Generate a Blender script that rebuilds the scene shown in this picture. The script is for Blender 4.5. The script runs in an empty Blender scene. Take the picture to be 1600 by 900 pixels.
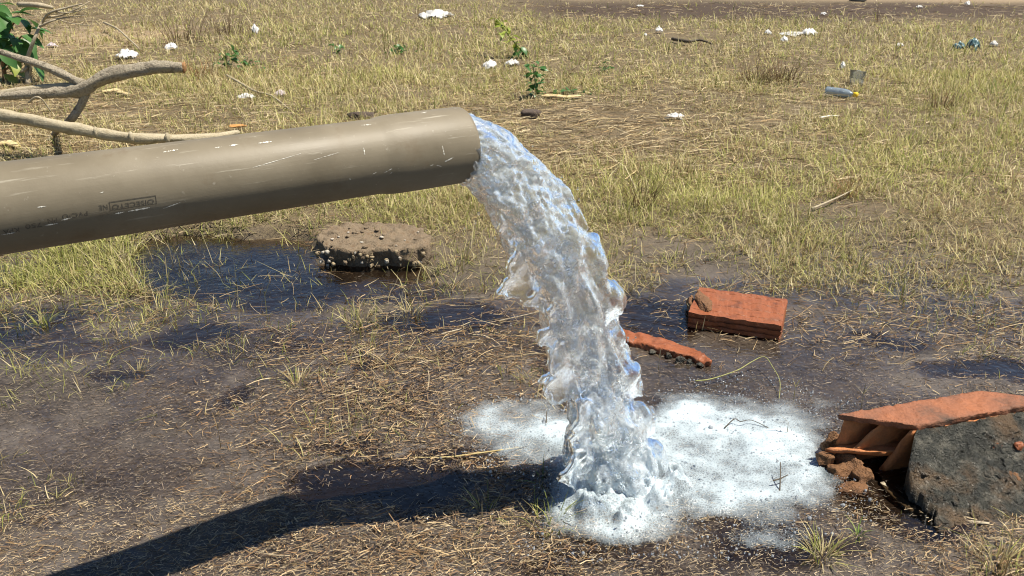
import bpy, bmesh, math, random
import numpy as np
from mathutils import Vector, Matrix, noise as mnoise

random.seed(7)
rng = np.random.default_rng(11)
sc = bpy.context.scene
R = math.radians

# ------------------------------------------------------------------ camera, sky, sun, exposure
CAM_H, PITCH, FPX = 1.40, R(23.2), 1400.0
cam_data = bpy.data.cameras.new('camera')
cam = bpy.data.objects.new('camera', cam_data)
sc.collection.objects.link(cam)
cam.location = (0, 0, CAM_H)
cam.rotation_euler = (math.pi / 2 - PITCH, 0, 0)
cam_data.sensor_width = 36.0
cam_data.lens = 36.0 * FPX / 1600.0
cam_data.clip_start = 0.05
cam_data.clip_end = 2000
cam_data.dof.use_dof = True
cam_data.dof.focus_distance = 2.2
cam_data.dof.aperture_fstop = 14.0
sc.camera = cam

SUN_EL, SUN_AZ = R(65.0), R(-3.0)          # azimuth counter-clockwise from +X (the right of the view)
sun_vec = Vector((math.cos(SUN_EL) * math.cos(SUN_AZ), math.cos(SUN_EL) * math.sin(SUN_AZ), math.sin(SUN_EL)))
world = bpy.data.worlds.new('World')
sc.world = world
world.use_nodes = True
wn = world.node_tree.nodes
sky = wn.new('ShaderNodeTexSky')
sky.sky_type = 'NISHITA'
sky.sun_disc = False
sky.sun_elevation = SUN_EL
sky.sun_rotation = math.pi / 2 - SUN_AZ
sky.altitude = 600
sky.air_density = 1.0
sky.dust_density = 0.1
sky.ozone_density = 2.2
wn['Background'].inputs['Strength'].default_value = 0.058
world.node_tree.links.new(sky.outputs['Color'], wn['Background'].inputs['Color'])
sun_data = bpy.data.lights.new('sun', 'SUN')
sun_data.energy = 4.9
sun_data.angle = R(0.5)
sun_data.color = (1.0, 0.92, 0.79)
sun = bpy.data.objects.new('sun', sun_data)
sc.collection.objects.link(sun)
sun.rotation_euler = (-sun_vec).to_track_quat('-Z', 'Y').to_euler()
sun.location = (0, 0, 20)

sc.view_settings.view_transform = 'Standard'
sc.view_settings.look = 'None'
sc.view_settings.gamma = 1.0
sc.view_settings.use_curve_mapping = False
sc.view_settings.exposure = 0.85
sc.cycles.use_denoising = True
sc.cycles.filter_width = 1.05
sc.cycles.max_bounces = 14
sc.cycles.transmission_bounces = 12
sc.cycles.transparent_max_bounces = 16
sc.cycles.diffuse_bounces = 3
sc.cycles.glossy_bounces = 6
sc.cycles.sample_clamp_indirect = 6.0
sc.cycles.caustics_reflective = False
sc.cycles.caustics_refractive = False

# ------------------------------------------------------------------ helpers: places on the ground
_ct, _st = math.cos(PITCH), math.sin(PITCH)

def ray(px, py):
    cx, cy = (px - 800) / FPX, (450 - py) / FPX
    return Vector((cx, _ct + cy * _st, -_st + cy * _ct))

def G(px, py, z=0.0):
    r = ray(px, py)
    return Vector((0, 0, CAM_H)) + r * ((z - CAM_H) / r.z)

def P(px, py, y):
    r = ray(px, py)
    return Vector((0, 0, CAM_H)) + r * (y / r.y)

def ground_uv(x, y):
    """ground point -> coordinates of the hand-surveyed tables below"""
    d = y * _ct + CAM_H * _st
    u = y * _st - CAM_H * _ct
    return 800 + FPX * x / d, 450 - FPX * u / d

# ------------------------------------------------------------------ helpers: noise
def _hash(ix, iy, iz, seed):
    h = (ix.astype(np.int64) * 374761393 + iy.astype(np.int64) * 668265263 + iz.astype(np.int64) * 2147483647 + seed * 1274126177) & 0xffffffff
    h = ((h ^ (h >> 13)) * 1274126177) & 0xffffffff
    h = (h ^ (h >> 16)) & 0xffff
    return h.astype(np.float32) / 32767.5 - 1.0

def vnoise(x, y, z, seed=0):
    x, y, z = np.broadcast_arrays(x, y, z)
    fx, fy, fz = np.floor(x), np.floor(y), np.floor(z)
    ix, iy, iz = fx.astype(np.int64), fy.astype(np.int64), fz.astype(np.int64)
    tx, ty, tz = [(t * t * (3 - 2 * t)).astype(np.float32) for t in (x - fx, y - fy, z - fz)]
    def c(a, b, d):
        return _hash(ix + a, iy + b, iz + d, seed)
    x00 = c(0, 0, 0) * (1 - tx) + c(1, 0, 0) * tx
    x10 = c(0, 1, 0) * (1 - tx) + c(1, 1, 0) * tx
    x01 = c(0, 0, 1) * (1 - tx) + c(1, 0, 1) * tx
    x11 = c(0, 1, 1) * (1 - tx) + c(1, 1, 1) * tx
    return (x00 * (1 - ty) + x10 * ty) * (1 - tz) + (x01 * (1 - ty) + x11 * ty) * tz

def fbm2(x, y, scale, octv=4, seed=0):
    v, a, s = 0.0, 0.5, 1.0 / scale
    for k in range(octv):
        v = v + a * vnoise(x * s + 17.3 * k, y * s - 9.1 * k, np.float32(0.5), seed + k)
        a *= 0.5
        s *= 2.03
    return v

# ------------------------------------------------------------------ helpers: objects
C = sc.collection

def link(o, parent=None):
    C.objects.link(o)
    if parent is not None:
        o.parent = parent
    return o

def tag(o, label=None, cat=None, group=None, kind=None):
    if label: o['label'] = label
    if cat: o['category'] = cat
    if group: o['group'] = group
    if kind: o['kind'] = kind
    return o

def mesh_np(name, verts, faces, mat=None, col=None, smooth=False, parent=None, extra=None):
    """verts (n,3); faces: list of int arrays (m,k)"""
    me = bpy.data.meshes.new(name)
    verts = np.asarray(verts, np.float32)
    me.vertices.add(len(verts))
    me.vertices.foreach_set('co', verts.ravel())
    li = np.concatenate([f.ravel() for f in faces]).astype(np.int32)
    tot = np.concatenate([np.full(len(f), f.shape[1], np.int32) for f in faces])
    st = np.concatenate([[0], np.cumsum(tot)[:-1]]).astype(np.int32)
    me.loops.add(len(li))
    me.loops.foreach_set('vertex_index', li)
    me.polygons.add(len(tot))
    me.polygons.foreach_set('loop_start', st)
    me.polygons.foreach_set('loop_total', tot)
    if smooth:
        me.polygons.foreach_set('use_smooth', np.ones(len(tot), bool))
    if col is not None:
        ca = me.color_attributes.new('col', 'FLOAT_COLOR', 'POINT')
        c4 = np.ones((len(verts), 4), np.float32)
        c4[:, :3] = col
        ca.data.foreach_set('color', c4.ravel())
    for k, arr in (extra or {}).items():
        at = me.attributes.new(k, 'FLOAT', 'POINT')
        at.data.foreach_set('value', np.asarray(arr, np.float32))
    me.update(calc_edges=True)
    me.validate()
    if mat: me.materials.append(mat)
    return link(bpy.data.objects.new(name, me), parent)

def bm_obj(name, bm, mat, parent=None, smooth=True):
    me = bpy.data.meshes.new(name)
    bmesh.ops.recalc_face_normals(bm, faces=bm.faces)
    bm.to_mesh(me)
    bm.free()
    if smooth:
        for p in me.polygons: p.use_smooth = True
    me.materials.append(mat)
    return link(bpy.data.objects.new(name, me), parent)

def empty(name, loc=(0, 0, 0), rz=0.0):
    o = bpy.data.objects.new(name, None)
    o.empty_display_size = 0.05
    o.location = loc
    o.rotation_euler = (0, 0, rz)
    return link(o)

# ------------------------------------------------------------------ helpers: materials
class NT:
    def __init__(self, name):
        self.m = bpy.data.materials.new(name)
        self.m.use_nodes = True
        self.t = self.m.node_tree
        self.n = self.t.nodes
        self.bsdf = self.n['Principled BSDF']
        self.out = self.n['Material Output']
    def add(self, kind, **kw):
        nd = self.n.new(kind)
        for k, v in kw.items():
            if k.startswith('_'): setattr(nd, k[1:], v)
            else: nd.inputs[k.replace('__', ' ')].default_value = v
        return nd
    def l(self, a, b): self.t.links.new(a, b)
    def noise(self, scale, detail=5, rough=0.6, vec=None, dist=0.0):
        nd = self.add('ShaderNodeTexNoise', Scale=scale, Detail=detail, Roughness=rough, Distortion=dist)
        if vec is not None: self.l(vec, nd.inputs['Vector'])
        return nd.outputs['Fac']
    def obj(self):
        return self.add('ShaderNodeTexCoord').outputs['Object']
    def geo(self):
        return self.add('ShaderNodeNewGeometry').outputs['Position']
    def ramp(self, fac, stops):
        nd = self.add('ShaderNodeValToRGB')
        el = nd.color_ramp.elements
        while len(el) < len(stops): el.new(0.5)
        for e, (p, c) in zip(el, stops):
            e.position = p
            e.color = (c, c, c, 1) if isinstance(c, (int, float)) else (*c, 1)
        self.l(fac, nd.inputs['Fac'])
        return nd.outputs['Color']
    def mix(self, fac, a, b, mode='MIX'):
        nd = self.add('ShaderNodeMix', _data_type='RGBA', _blend_type=mode)
        for s, i in ((fac, 0), (a, 6), (b, 7)):
            if hasattr(s, 'links'): self.l(s, nd.inputs[i])
            else: nd.inputs[i].default_value = s if i == 0 else (*s, 1)
        return nd.outputs[2]
    def math(self, op, a, b=0.0, clamp=False):
        nd = self.add('ShaderNodeMath', _operation=op, _use_clamp=clamp)
        for s, i in ((a, 0), (b, 1)):
            if hasattr(s, 'links'): self.l(s, nd.inputs[i])
            else: nd.inputs[i].default_value = s
        return nd.outputs[0]
    def attr(self, name, out='Fac'):
        return self.add('ShaderNodeAttribute', _attribute_name=name).outputs[out]
    def bump(self, h, strength=0.5, dist=0.01):
        nd = self.add('ShaderNodeBump', Strength=strength, Distance=dist)
        self.l(h, nd.inputs['Height'])
        return nd.outputs['Normal']
    def set(self, **kw):
        for k, v in kw.items():
            s = self.bsdf.inputs[k.replace('__', ' ')]
            if hasattr(v, 'links'): self.l(v, s)
            elif isinstance(v, tuple) and len(v) == 3: s.default_value = (*v, 1)
            else: s.default_value = v
        return self

def rough_mat(name, c1, c2, c3=None, scale=20, rough=0.8, bump=0.5, bdist=0.004, spec=0.3, fine=120):
    t = NT(name)
    p = t.obj()
    n1 = t.noise(scale, 6, 0.65, p)
    col = t.ramp(n1, [(0.3, c1), (0.5, c2), (0.7, c3 or c1)])
    n2 = t.noise(fine, 4, 0.6, p)
    col = t.mix(0.35, col, t.ramp(n2, [(0.25, 0.25), (0.75, 1.0)]), 'MULTIPLY')
    h = t.math('ADD', n2, n1)
    t.set(Base__Color=col, Roughness=rough, Normal=t.bump(h, bump, bdist), Specular__IOR__Level=spec)
    return t.m

def veg_mat(name, rough=0.6, transl=0.35, spec=0.25):
    t = NT(name)
    c = t.attr('col', 'Color')
    t.set(Base__Color=c, Roughness=rough, Specular__IOR__Level=spec)
    tr = t.add('ShaderNodeBsdfTranslucent')
    t.l(c, tr.inputs['Color'])
    mx = t.add('ShaderNodeMixShader', Fac=transl)
    t.l(t.bsdf.outputs[0], mx.inputs[1]); t.l(tr.outputs[0], mx.inputs[2])
    t.l(mx.outputs[0], t.out.inputs['Surface'])
    return t.m

M_GRASS = veg_mat('grass blades')
M_STRAW = veg_mat('dry straw', 0.7, 0.15)
M_DEBRIS = veg_mat('plant debris', 0.6, 0.05, 0.4)

# ------------------------------------------------------------------ ground survey
TX = np.arange(0, 1601, 200)
TY = np.arange(0, 901, 50)
T_GRASS = np.array([
    [3, 4, 8, 8, 6, 2, 1, 1, 1], [4, 6, 9, 9, 9, 9, 9, 9, 9], [4, 7, 9, 9, 9, 9, 8, 9, 9],
    [4, 6, 8, 8, 4, 4, 5, 7, 9], [4, 6, 7, 7, 2, 2, 4, 7, 9], [5, 6, 7, 7, 3, 3, 8, 9, 9],
    [7, 7, 8, 9, 6, 8, 9, 9, 8], [8, 7, 5, 6, 5, 7, 7, 6, 5], [9, 8, 4, 3, 4, 4, 4, 4, 4],
    [8, 8, 4, 2, 2, 3, 3, 4, 4], [4, 5, 4, 3, 1.5, 1, 2, 3, 3], [2, 1.5, 1.5, 2, 1, 0, 0, 1, 2],
    [1, 1, .6, .6, .6, 0, 0, 0, 1], [.6, .2, .3, .6, .5, 0, 0, 0, .3], [.4, .1, .2, .5, .5, 0, 0, 0, 0],
    [.8, .1, .1, .5, 1, 0, 0, 0, 0], [.3, 0, 0, .3, 1, 0, 0, 1, .5], [0, 0, 0, 0, .5, 0, 0, 1, 5],
    [0, 0, 0, 0, .2, 0, .5, .5, 6]], float) / 9
T_GREEN = np.array([
    [2, 2, 3, 4, 4, 2, 1, 1, 1], [3, 3, 4, 4, 4, 5, 4, 4, 4], [3, 4, 4, 4, 4, 4, 4, 4, 4],
    [2, 3, 4, 4, 3, 3, 3, 4, 4], [2, 3, 4, 4, 1, 1, 3, 5, 5], [3, 3, 4, 4, 2, 2, 5, 6, 5],
    [4, 4, 4, 5, 4, 5, 6, 5, 4], [6, 6, 4, 5, 4, 5, 5, 3, 3], [8, 7, 4, 4, 4, 4, 3, 3, 3],
    [8, 7, 5, 5, 4, 3, 3, 3, 4], [7, 6, 6, 6, 4, 3, 3, 4, 4], [6, 5, 5, 5, 4, 3, 3, 3, 4],
    [5, 4, 4, 4, 4, 3, 3, 3, 3], [4, 4, 3, 3, 4, 3, 3, 3, 3], [4, 4, 3, 3, 4, 3, 3, 3, 3],
    [4, 4, 3, 3, 6, 3, 3, 3, 3], [4, 4, 3, 3, 5, 3, 3, 5, 4], [4, 4, 3, 3, 5, 3, 3, 5, 4],
    [4, 4, 3, 3, 4, 3, 4, 5, 4]], float) / 9
T_STRAW = np.array([
    [5, 3, 2, 2, 2, 3, 3, 2, 2], [6, 4, 3, 3, 3, 3, 3, 3, 3], [7, 6, 4, 3, 3, 3, 4, 3, 3],
    [8, 7, 5, 4, 6, 6, 6, 5, 3], [8, 7, 5, 5, 9, 9, 6, 4, 3], [7, 6, 5, 5, 9, 8, 5, 4, 4],
    [6, 6, 6, 5, 7, 6, 5, 5, 6], [5, 5, 6, 5, 5, 5, 6, 7, 6], [5, 5, 3, 3, 4, 4, 5, 6, 6],
    [6, 6, 2, 2, 4, 4, 5, 5, 5], [4, 4, 3, 3, 5, 2, 3, 4, 4], [2, 2, 3, 6, 7, 1, 1, 2, 3],
    [2, 2, 4, 9, 6, 0, 1, 1, 2], [2, 2, 5, 9, 4, 0, 0, 1, 1], [2, 2, 3, 7, 5, 0, 0, 0, 1],
    [2, 2, 2, 2, 5, 1, 0, 0, 1], [2, 2, 3, 5, 7, 2, 1, 3, 4], [3, 3, 4, 7, 7, 2, 1, 3, 8],
    [4, 4, 5, 8, 6, 2, 2, 3, 9]], float) / 9

def table(T, x, y):
    u, v = ground_uv(x, y)
    u = np.clip(u, 0, 1599.9) / 200
    v = np.clip(v, 0, 899.9) / 50
    i, j = np.floor(v).astype(int), np.floor(u).astype(int)
    fv, fu = v - i, u - j
    return (T[i, j] * (1 - fu) + T[i, j + 1] * fu) * (1 - fv) + (T[i + 1, j] * (1 - fu) + T[i + 1, j + 1] * fu) * fv

# clear pools: survey position, half-sizes, depth (m)
POOLS = [(370, 420, 150, 46, .035), (470, 450, 100, 36, .03), (290, 398, 90, 30, .03), (40, 505, 80, 28, .02), (292, 525, 62, 20, .022),
         (700, 497, 100, 26, .022), (600, 455, 130, 22, .016), (575, 582, 46, 12, .02), (388, 625, 34, 20, .02), (520, 703, 120, 12, .018),
         (600, 762, 130, 42, .03), (700, 715, 90, 10, .018), (1020, 497, 80, 36, .020), (1375, 528, 70, 16, .02), (1550, 574, 110, 20, .022),
         (1010, 715, 300, 110, .014), (590, 424, 110, 20, .022), (1480, 770, 170, 60, .022), (900, 560, 80, 36, .018), (180, 588, 46, 14, .014), (1160, 575, 190, 50, .007),
         (1340, 625, 150, 30, .008), (1200, 850, 160, 46, .016), (110, 540, 150, 30, .012), (900, 860, 140, 40, .014), (420, 540, 90, 20, .01),
         (1090, 360, 60, 14, .008), (1420, 440, 80, 14, .008), (960, 470, 60, 14, .014)]
_PW = []
for (px, py, rx, ry, dep) in POOLS:
    c = G(px, py)
    _PW.append((c.x, c.y, (G(px + rx, py) - c).length, abs(G(px, py - ry).y - G(px, py + ry).y) / 2, dep))

def pool_depth(x, y):
    wx = x + 0.17 * fbm2(x, y, 0.20, 4, 31)
    wy = y + 0.17 * fbm2(x, y, 0.20, 4, 41)
    d = np.zeros_like(x)
    for (cx, cy, rx, ry, dep) in _PW:
        q = ((wx - cx) / rx) ** 2 + ((wy - cy) / ry) ** 2
        d = np.maximum(d, dep * np.clip(1.35 - q, 0, 1) ** 0.7)
    return d

def wetness(x, y):
    u, v = ground_uv(x, y)
    edge = 350 + 35 * np.sin(u / 210.0 - 1.2) - 30 * np.exp(-((u - 450) / 220) ** 2)
    return np.clip((v - edge + 70 * fbm2(x, y, 0.5, 3, 5)) / 120, 0, 1)

def ground_z(x, y):
    x = np.asarray(x, float); y = np.asarray(y, float)
    w = wetness(x, y)
    z = 0.05 * (1 - w) + -0.0010 * w
    z = z + (0.030 * (1 - w) + 0.011 * w) * fbm2(x, y, 0.5, 4, 3) + 0.006 * fbm2(x, y, 0.09, 3, 8) + 0.0035 * fbm2(x, y, 0.03, 2, 9)
    pd = pool_depth(x, y)
    mk = np.clip(pd / 0.016, 0, 1)
    z = z * (1 - mk) + mk * (0.25 * np.minimum(z, 0.01) - pd)
    far = np.clip((y - 7) / 6, 0, 1)
    z = z + far * 0.05 * fbm2(x, y, 2.5, 3, 12)
    return z

def gz(x, y):
    return float(ground_z(np.array([x]), np.array([y]))[0])

# ------------------------------------------------------------------ ground sheet
def axis(lo, hi, step, far, grow=1.16):
    a = list(np.arange(lo, hi + 1e-6, step))
    s = step
    while a[-1] < far:
        s *= grow
        a.append(a[-1] + s)
    return a
xp = axis(0, 1.9, 0.016, 150, 1.09)
xs = np.array([-v for v in xp[:0:-1]] + xp)
ys_a = axis(1.0, 4.2, 0.016, 160, 1.045)
ys_b = [1.0 - 0.03 * k * (1 + 0.12 * k) for k in range(1, 26)]
ys = np.array(ys_b[::-1] + ys_a)
XX, YY = np.meshgrid(xs, ys)
ZZ = ground_z(XX.ravel(), np.clip(YY.ravel(), 0.9, None)).reshape(XX.shape)
WET = wetness(XX, np.clip(YY, 0.9, None))
nx, ny = len(xs), len(ys)
idx = np.arange(nx * ny).reshape(ny, nx)
quads = np.stack([idx[:-1, :-1], idx[:-1, 1:], idx[1:, 1:], idx[1:, :-1]], -1).reshape(-1, 4)
band = np.clip(1 - np.abs(YY + 0.06 * XX - 13.2 - 0.6 * fbm2(XX, YY, 1.5, 3, 77)) / 1.7, 0, 1) * np.clip((XX + 0.3) / 1.5, 0, 1)
dirt = np.clip((YY + 0.1 * XX - 14.6 + 0.6 * fbm2(XX, YY, 1.6, 3, 78)) / 0.8, 0, 1)
dirt = np.maximum(dirt, np.clip(1 - ((XX + 4.6) / 1.3) ** 2 - ((YY - 10.2) / 1.4) ** 2, 0, 1))

t = NT('muddy soil')
pos = t.geo()
n_big = t.noise(3.0, 6, 0.6, pos)
n_mid = t.noise(26, 6, 0.7, pos)
n_fin = t.noise(180, 5, 0.7, pos)
wet = t.attr('wet')
drycol = t.ramp(n_mid, [(0.3, (.028, .019, .011)), (0.5, (.060, .043, .025)), (0.7, (.115, .084, .050))])
mpt = t.add('ShaderNodeMapping'); mpt.inputs['Scale'].default_value = (1.0, 2.2, 1.0); t.l(pos, mpt.inputs['Vector'])
thatch = t.ramp(t.noise(90, 5, 0.75, mpt.outputs[0], 1.5), [(0.44, 0.0), (0.60, 0.8)])
drycol = t.mix(thatch, drycol, (.26, .20, .105))
wetcol = t.ramp(n_mid, [(0.3, (.024, .019, .016)), (0.5, (.058, .047, .039)), (0.72, (.110, .090, .075))])
wetcol = t.mix(t.ramp(n_big, [(0.42, 0.0), (0.62, 1.0)]), wetcol, (.105, .088, .076))
col = t.mix(wet, drycol, wetcol)
col = t.mix(t.attr('band'), col, (.050, .030, .018))
col = t.mix(t.attr('dirt'), col, t.ramp(n_mid, [(0.3, (.20, .145, .085)), (0.7, (.36, .27, .17))]))
col = t.mix(0.35, col, t.ramp(n_fin, [(0.3, 0.35), (0.7, 1.0)]), 'MULTIPLY')
rgh = t.math('SUBTRACT', 0.92, t.math('MULTIPLY', wet, 0.50))
hh = t.math('ADD', t.math('MULTIPLY', n_fin, 0.4), n_mid)
t.set(Base__Color=col, Roughness=rgh, Normal=t.bump(hh, 0.7, 0.008), Specular__IOR__Level=0.4)
ground = mesh_np('ground', np.stack([XX, YY, ZZ], -1).reshape(-1, 3), [quads], t.m, smooth=True,
                 extra={'wet': WET.ravel(), 'band': np.clip(band.ravel() * 1.5, 0, .95), 'dirt': dirt.ravel()})
tag(ground, 'brown muddy ground running back to dry soil', kind='structure')

# ------------------------------------------------------------------ standing water
t = NT('shallow water')
pos = t.geo()
rip = t.math('ADD', t.noise(9, 3, 0.5, pos), t.math('MULTIPLY', t.noise(45, 3, 0.5, pos), 0.35))
nrm = t.bump(rip, 0.5, 0.012)
gl = t.add('ShaderNodeBsdfGlossy', Roughness=0.04)
gl.inputs['Color'].default_value = (1, 1, 1, 1)
t.l(nrm, gl.inputs['Normal'])
tr = t.add('ShaderNodeBsdfTransparent')
dep = t.attr('depth')
t.l(t.ramp(dep, [(0.0, (.97, .95, .92)), (0.3, (.50, .43, .36)), (0.8, (.26, .23, .20))]), tr.inputs['Color'])
fr = t.add('ShaderNodeFresnel', IOR=1.38)
t.l(nrm, fr.inputs['Normal'])
mx = t.add('ShaderNodeMixShader')
t.l(t.math('MULTIPLY', fr.outputs[0], 1.6, True), mx.inputs[0]); t.l(tr.outputs[0], mx.inputs[1]); t.l(gl.outputs[0], mx.inputs[2])
t.l(mx.outputs[0], t.out.inputs['Surface'])
wx = np.arange(-3.2, 3.21, 0.02); wy = np.arange(0.9, 4.3, 0.02)
WX, WY = np.meshgrid(wx, wy)
WZ = ground_z(WX.ravel(), WY.ravel()).reshape(WX.shape)
ring = np.hypot(WX - 0.24, WY - 2.0)
SZ = 0.0012 * fbm2(WX, WY, 0.12, 3, 90) + 0.004 * np.exp(-ring / 0.35) * np.sin(ring * 70 + 2 * fbm2(WX, WY, 0.2, 2, 92))
idx = np.arange(WX.size).reshape(WX.shape)
quads = np.stack([idx[:-1, :-1], idx[:-1, 1:], idx[1:, 1:], idx[1:, :-1]], -1).reshape(-1, 4)
low = (WZ < 0.006).ravel()
quads = quads[low[quads].any(1)]
water = mesh_np('puddle_water', np.stack([WX, WY, SZ], -1).reshape(-1, 3), [quads], t.m, smooth=True,
                extra={'depth': np.clip(-WZ / 0.04, 0, 1).ravel()})
tag(water, 'shallow muddy puddle water lying over the ground', kind='structure')

# ------------------------------------------------------------------ strips: blades, straws, crumbs of straw
def unit(v):
    return v / np.maximum(np.linalg.norm(v, axis=-1, keepdims=True), 1e-9)

def strips(p0, d, L, W, bend, K, c0, c1, taper=0.15, roll=None):
    """p0,d,bend (n,3); L,W (n,); colours (n,3) base and tip"""
    n = len(p0)
    tt = np.linspace(0, 1, K + 1)
    up = np.array([0, 0, 1.0])
    side = np.cross(d, up) + 1e-4 * rng.normal(size=(n, 3))
    side = unit(side)
    if roll is not None:
        nrm = np.cross(side, d)
        side = unit(side * np.cos(roll)[:, None] + nrm * np.sin(roll)[:, None])
    ctr = p0[:, None] + d[:, None] * (L[:, None] * tt)[:, :, None] + bend[:, None] * (L[:, None] * tt ** 2)[:, :, None]
    w = W[:, None] * (1 - (1 - taper) * tt ** 1.5) * 0.5
    a = ctr - side[:, None] * w[:, :, None]
    b = ctr + side[:, None] * w[:, :, None]
    V = np.stack([a, b], 2).reshape(n, 2 * (K + 1), 3)
    col = c0[:, None] * (1 - tt)[None, :, None] + c1[:, None] * tt[None, :, None]
    col = np.repeat(col, 2, axis=1)
    base = np.arange(n)[:, None, None] * (2 * (K + 1))
    k = np.arange(K)[None, :, None] * 2
    f = base + k + np.array([0, 1, 3, 2])[None, None]
    return V.reshape(-1, 3), f.reshape(-1, 4), col.reshape(-1, 3)

def join_np(parts):
    vs, fs, cs, off = [], [], [], 0
    for v, f, c in parts:
        vs.append(v); fs.append(f + off); cs.append(c); off += len(v)
    return np.concatenate(vs), [np.concatenate(fs)], np.concatenate(cs)

def pick(pal, n, jitter=0.18):
    pal = np.array(pal)
    c = pal[rng.integers(0, len(pal), n)]
    return np.clip(c * (1 + jitter * rng.normal(size=(n, 1))), 0.005, 0.9)

DRY = [(.60, .51, .27), (.52, .43, .22), (.67, .58, .35), (.42, .33, .16), (.25, .175, .09), (.57, .49, .28)]
GRN = [(.34, .35, .095), (.43, .42, .13), (.50, .47, .19), (.20, .23, .055), (.54, .49, .22)]
STR = [(.42, .33, .18), (.34, .25, .13), (.26, .18, .09), (.50, .41, .25), (.18, .12, .065), (.38, .31, .20)]
MAT = [(.16, .10, .05), (.23, .15, .072), (.10, .062, .034), (.30, .215, .115), (.38, .29, .165), (.20, .115, .05), (.13, .08, .045)]
CRB = [(.115, .088, .064), (.16, .125, .092), (.07, .052, .038), (.21, .165, .12), (.28, .23, .165), (.09, .066, .048), (.17, .12, .078), (.05, .037, .028)]

def field_points(n, y0, y1, pw):
    """random ground points, denser near the front: density ~ y**-pw"""
    q = 2 - pw
    u = rng.random(n)
    y = (y0 ** q + u * (y1 ** q - y0 ** q)) ** (1 / q) if abs(q) > 1e-3 else y0 * (y1 / y0) ** u
    x = (rng.random(n) * 2 - 1) * (0.74 * y + 0.75)
    return x, y

def clumpy(x, y, seed, s1=0.16, s2=0.6):
    return 0.9 * fbm2(x, y, s1, 3, seed) + 0.7 * fbm2(x, y, s2, 2, seed + 9)

# upright grass
gparts = {'dry': [], 'green': []}
def grass_layer(n, y0, y1, pw, K, hmul, wmul):
    x, y = field_points(n, y0, y1, pw)
    dens = table(T_GRASS, x, y)
    cl = clumpy(x, y, 201)
    cl2 = fbm2(x, y, 0.9, 3, 231) + 0.6 * fbm2(x, y, 0.3, 3, 241)
    pr = np.clip(dens * 1.0 + (cl * 1.1 + cl2 * 0.9) * (dens > 0.03) - 0.04, 0, 1)
    bnd = np.clip(1.7 - np.abs(y + 0.06 * x - 13.2) / 1.0, 0, 1) * (x > 0.3)
    pr *= 1 - 0.85 * bnd
    pr *= 1 - 0.9 * np.clip((y - 13.8) / 0.6, 0, 1) * (x > -1)
    pd = pool_depth(x, y)
    pr *= np.where(pd > 0.02, 0.34, 1.0)
    keep = rng.random(n) < pr
    x, y, dens, cl, pd = x[keep], y[keep], dens[keep], cl[keep], pd[keep]
    m = len(x)
    z = ground_z(x, y) - 0.004
    g = np.clip(table(T_GREEN, x, y) + 0.02 + 0.5 * fbm2(x, y, 0.7, 3, 301), 0, 1)
    isg = rng.random(m) < g
    az = rng.random(m) * 2 * math.pi
    tilt = np.abs(rng.normal(0.0, 0.45, m)) + 0.1
    lie = rng.random(m) < 0.36
    tilt = np.where(lie, rng.uniform(0.9, 1.35, m), np.clip(tilt, 0, 1.2))
    d = np.stack([np.sin(tilt) * np.cos(az), np.sin(tilt) * np.sin(az), np.cos(tilt)], -1)
    L = rng.gamma(5, 0.2, m) * (0.036 + 0.030 * np.clip(dens * 0.6 + 0.9 * cl + 0.8 * cl2[keep], 0, 1.5)) * hmul
    L = np.where(rng.random(m) < 0.04, L * 1.9, L)
    W = (rng.uniform(0.0016, 0.0032, m) + 0.00026 * y) * wmul
    ba = az + rng.normal(0, 0.7, m)
    bs = np.abs(rng.normal(0.25, 0.25, m))
    bend = np.stack([bs * np.cos(ba), bs * np.sin(ba), -0.45 * bs - 0.1 * lie], -1)
    c = np.where(isg[:, None], pick(GRN, m), pick(DRY, m))
    warm = 1 + 0.16 * fbm2(x, y, 1.3, 3, 321)
    c = c * (warm * np.where(y < 4.2, 0.88, 1.0))[:, None]
    for key, sel in (('dry', ~isg), ('green', isg)):
        if sel.sum():
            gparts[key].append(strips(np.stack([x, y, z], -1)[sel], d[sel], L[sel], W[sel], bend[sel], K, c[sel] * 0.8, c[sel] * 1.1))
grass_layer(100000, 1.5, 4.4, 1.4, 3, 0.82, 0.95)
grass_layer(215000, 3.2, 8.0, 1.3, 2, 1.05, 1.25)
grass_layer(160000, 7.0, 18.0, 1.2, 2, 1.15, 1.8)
for key, lab, nm in (('dry', 'short yellow dry grass growing all over the field', 'dry_grass'),
                     ('green', 'short olive green grass blades mixed through the field', 'green_grass')):
    v, f, c = join_np(gparts[key])
    tag(mesh_np(nm, v, f, M_GRASS, c), lab, 'grass', kind='stuff')

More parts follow.
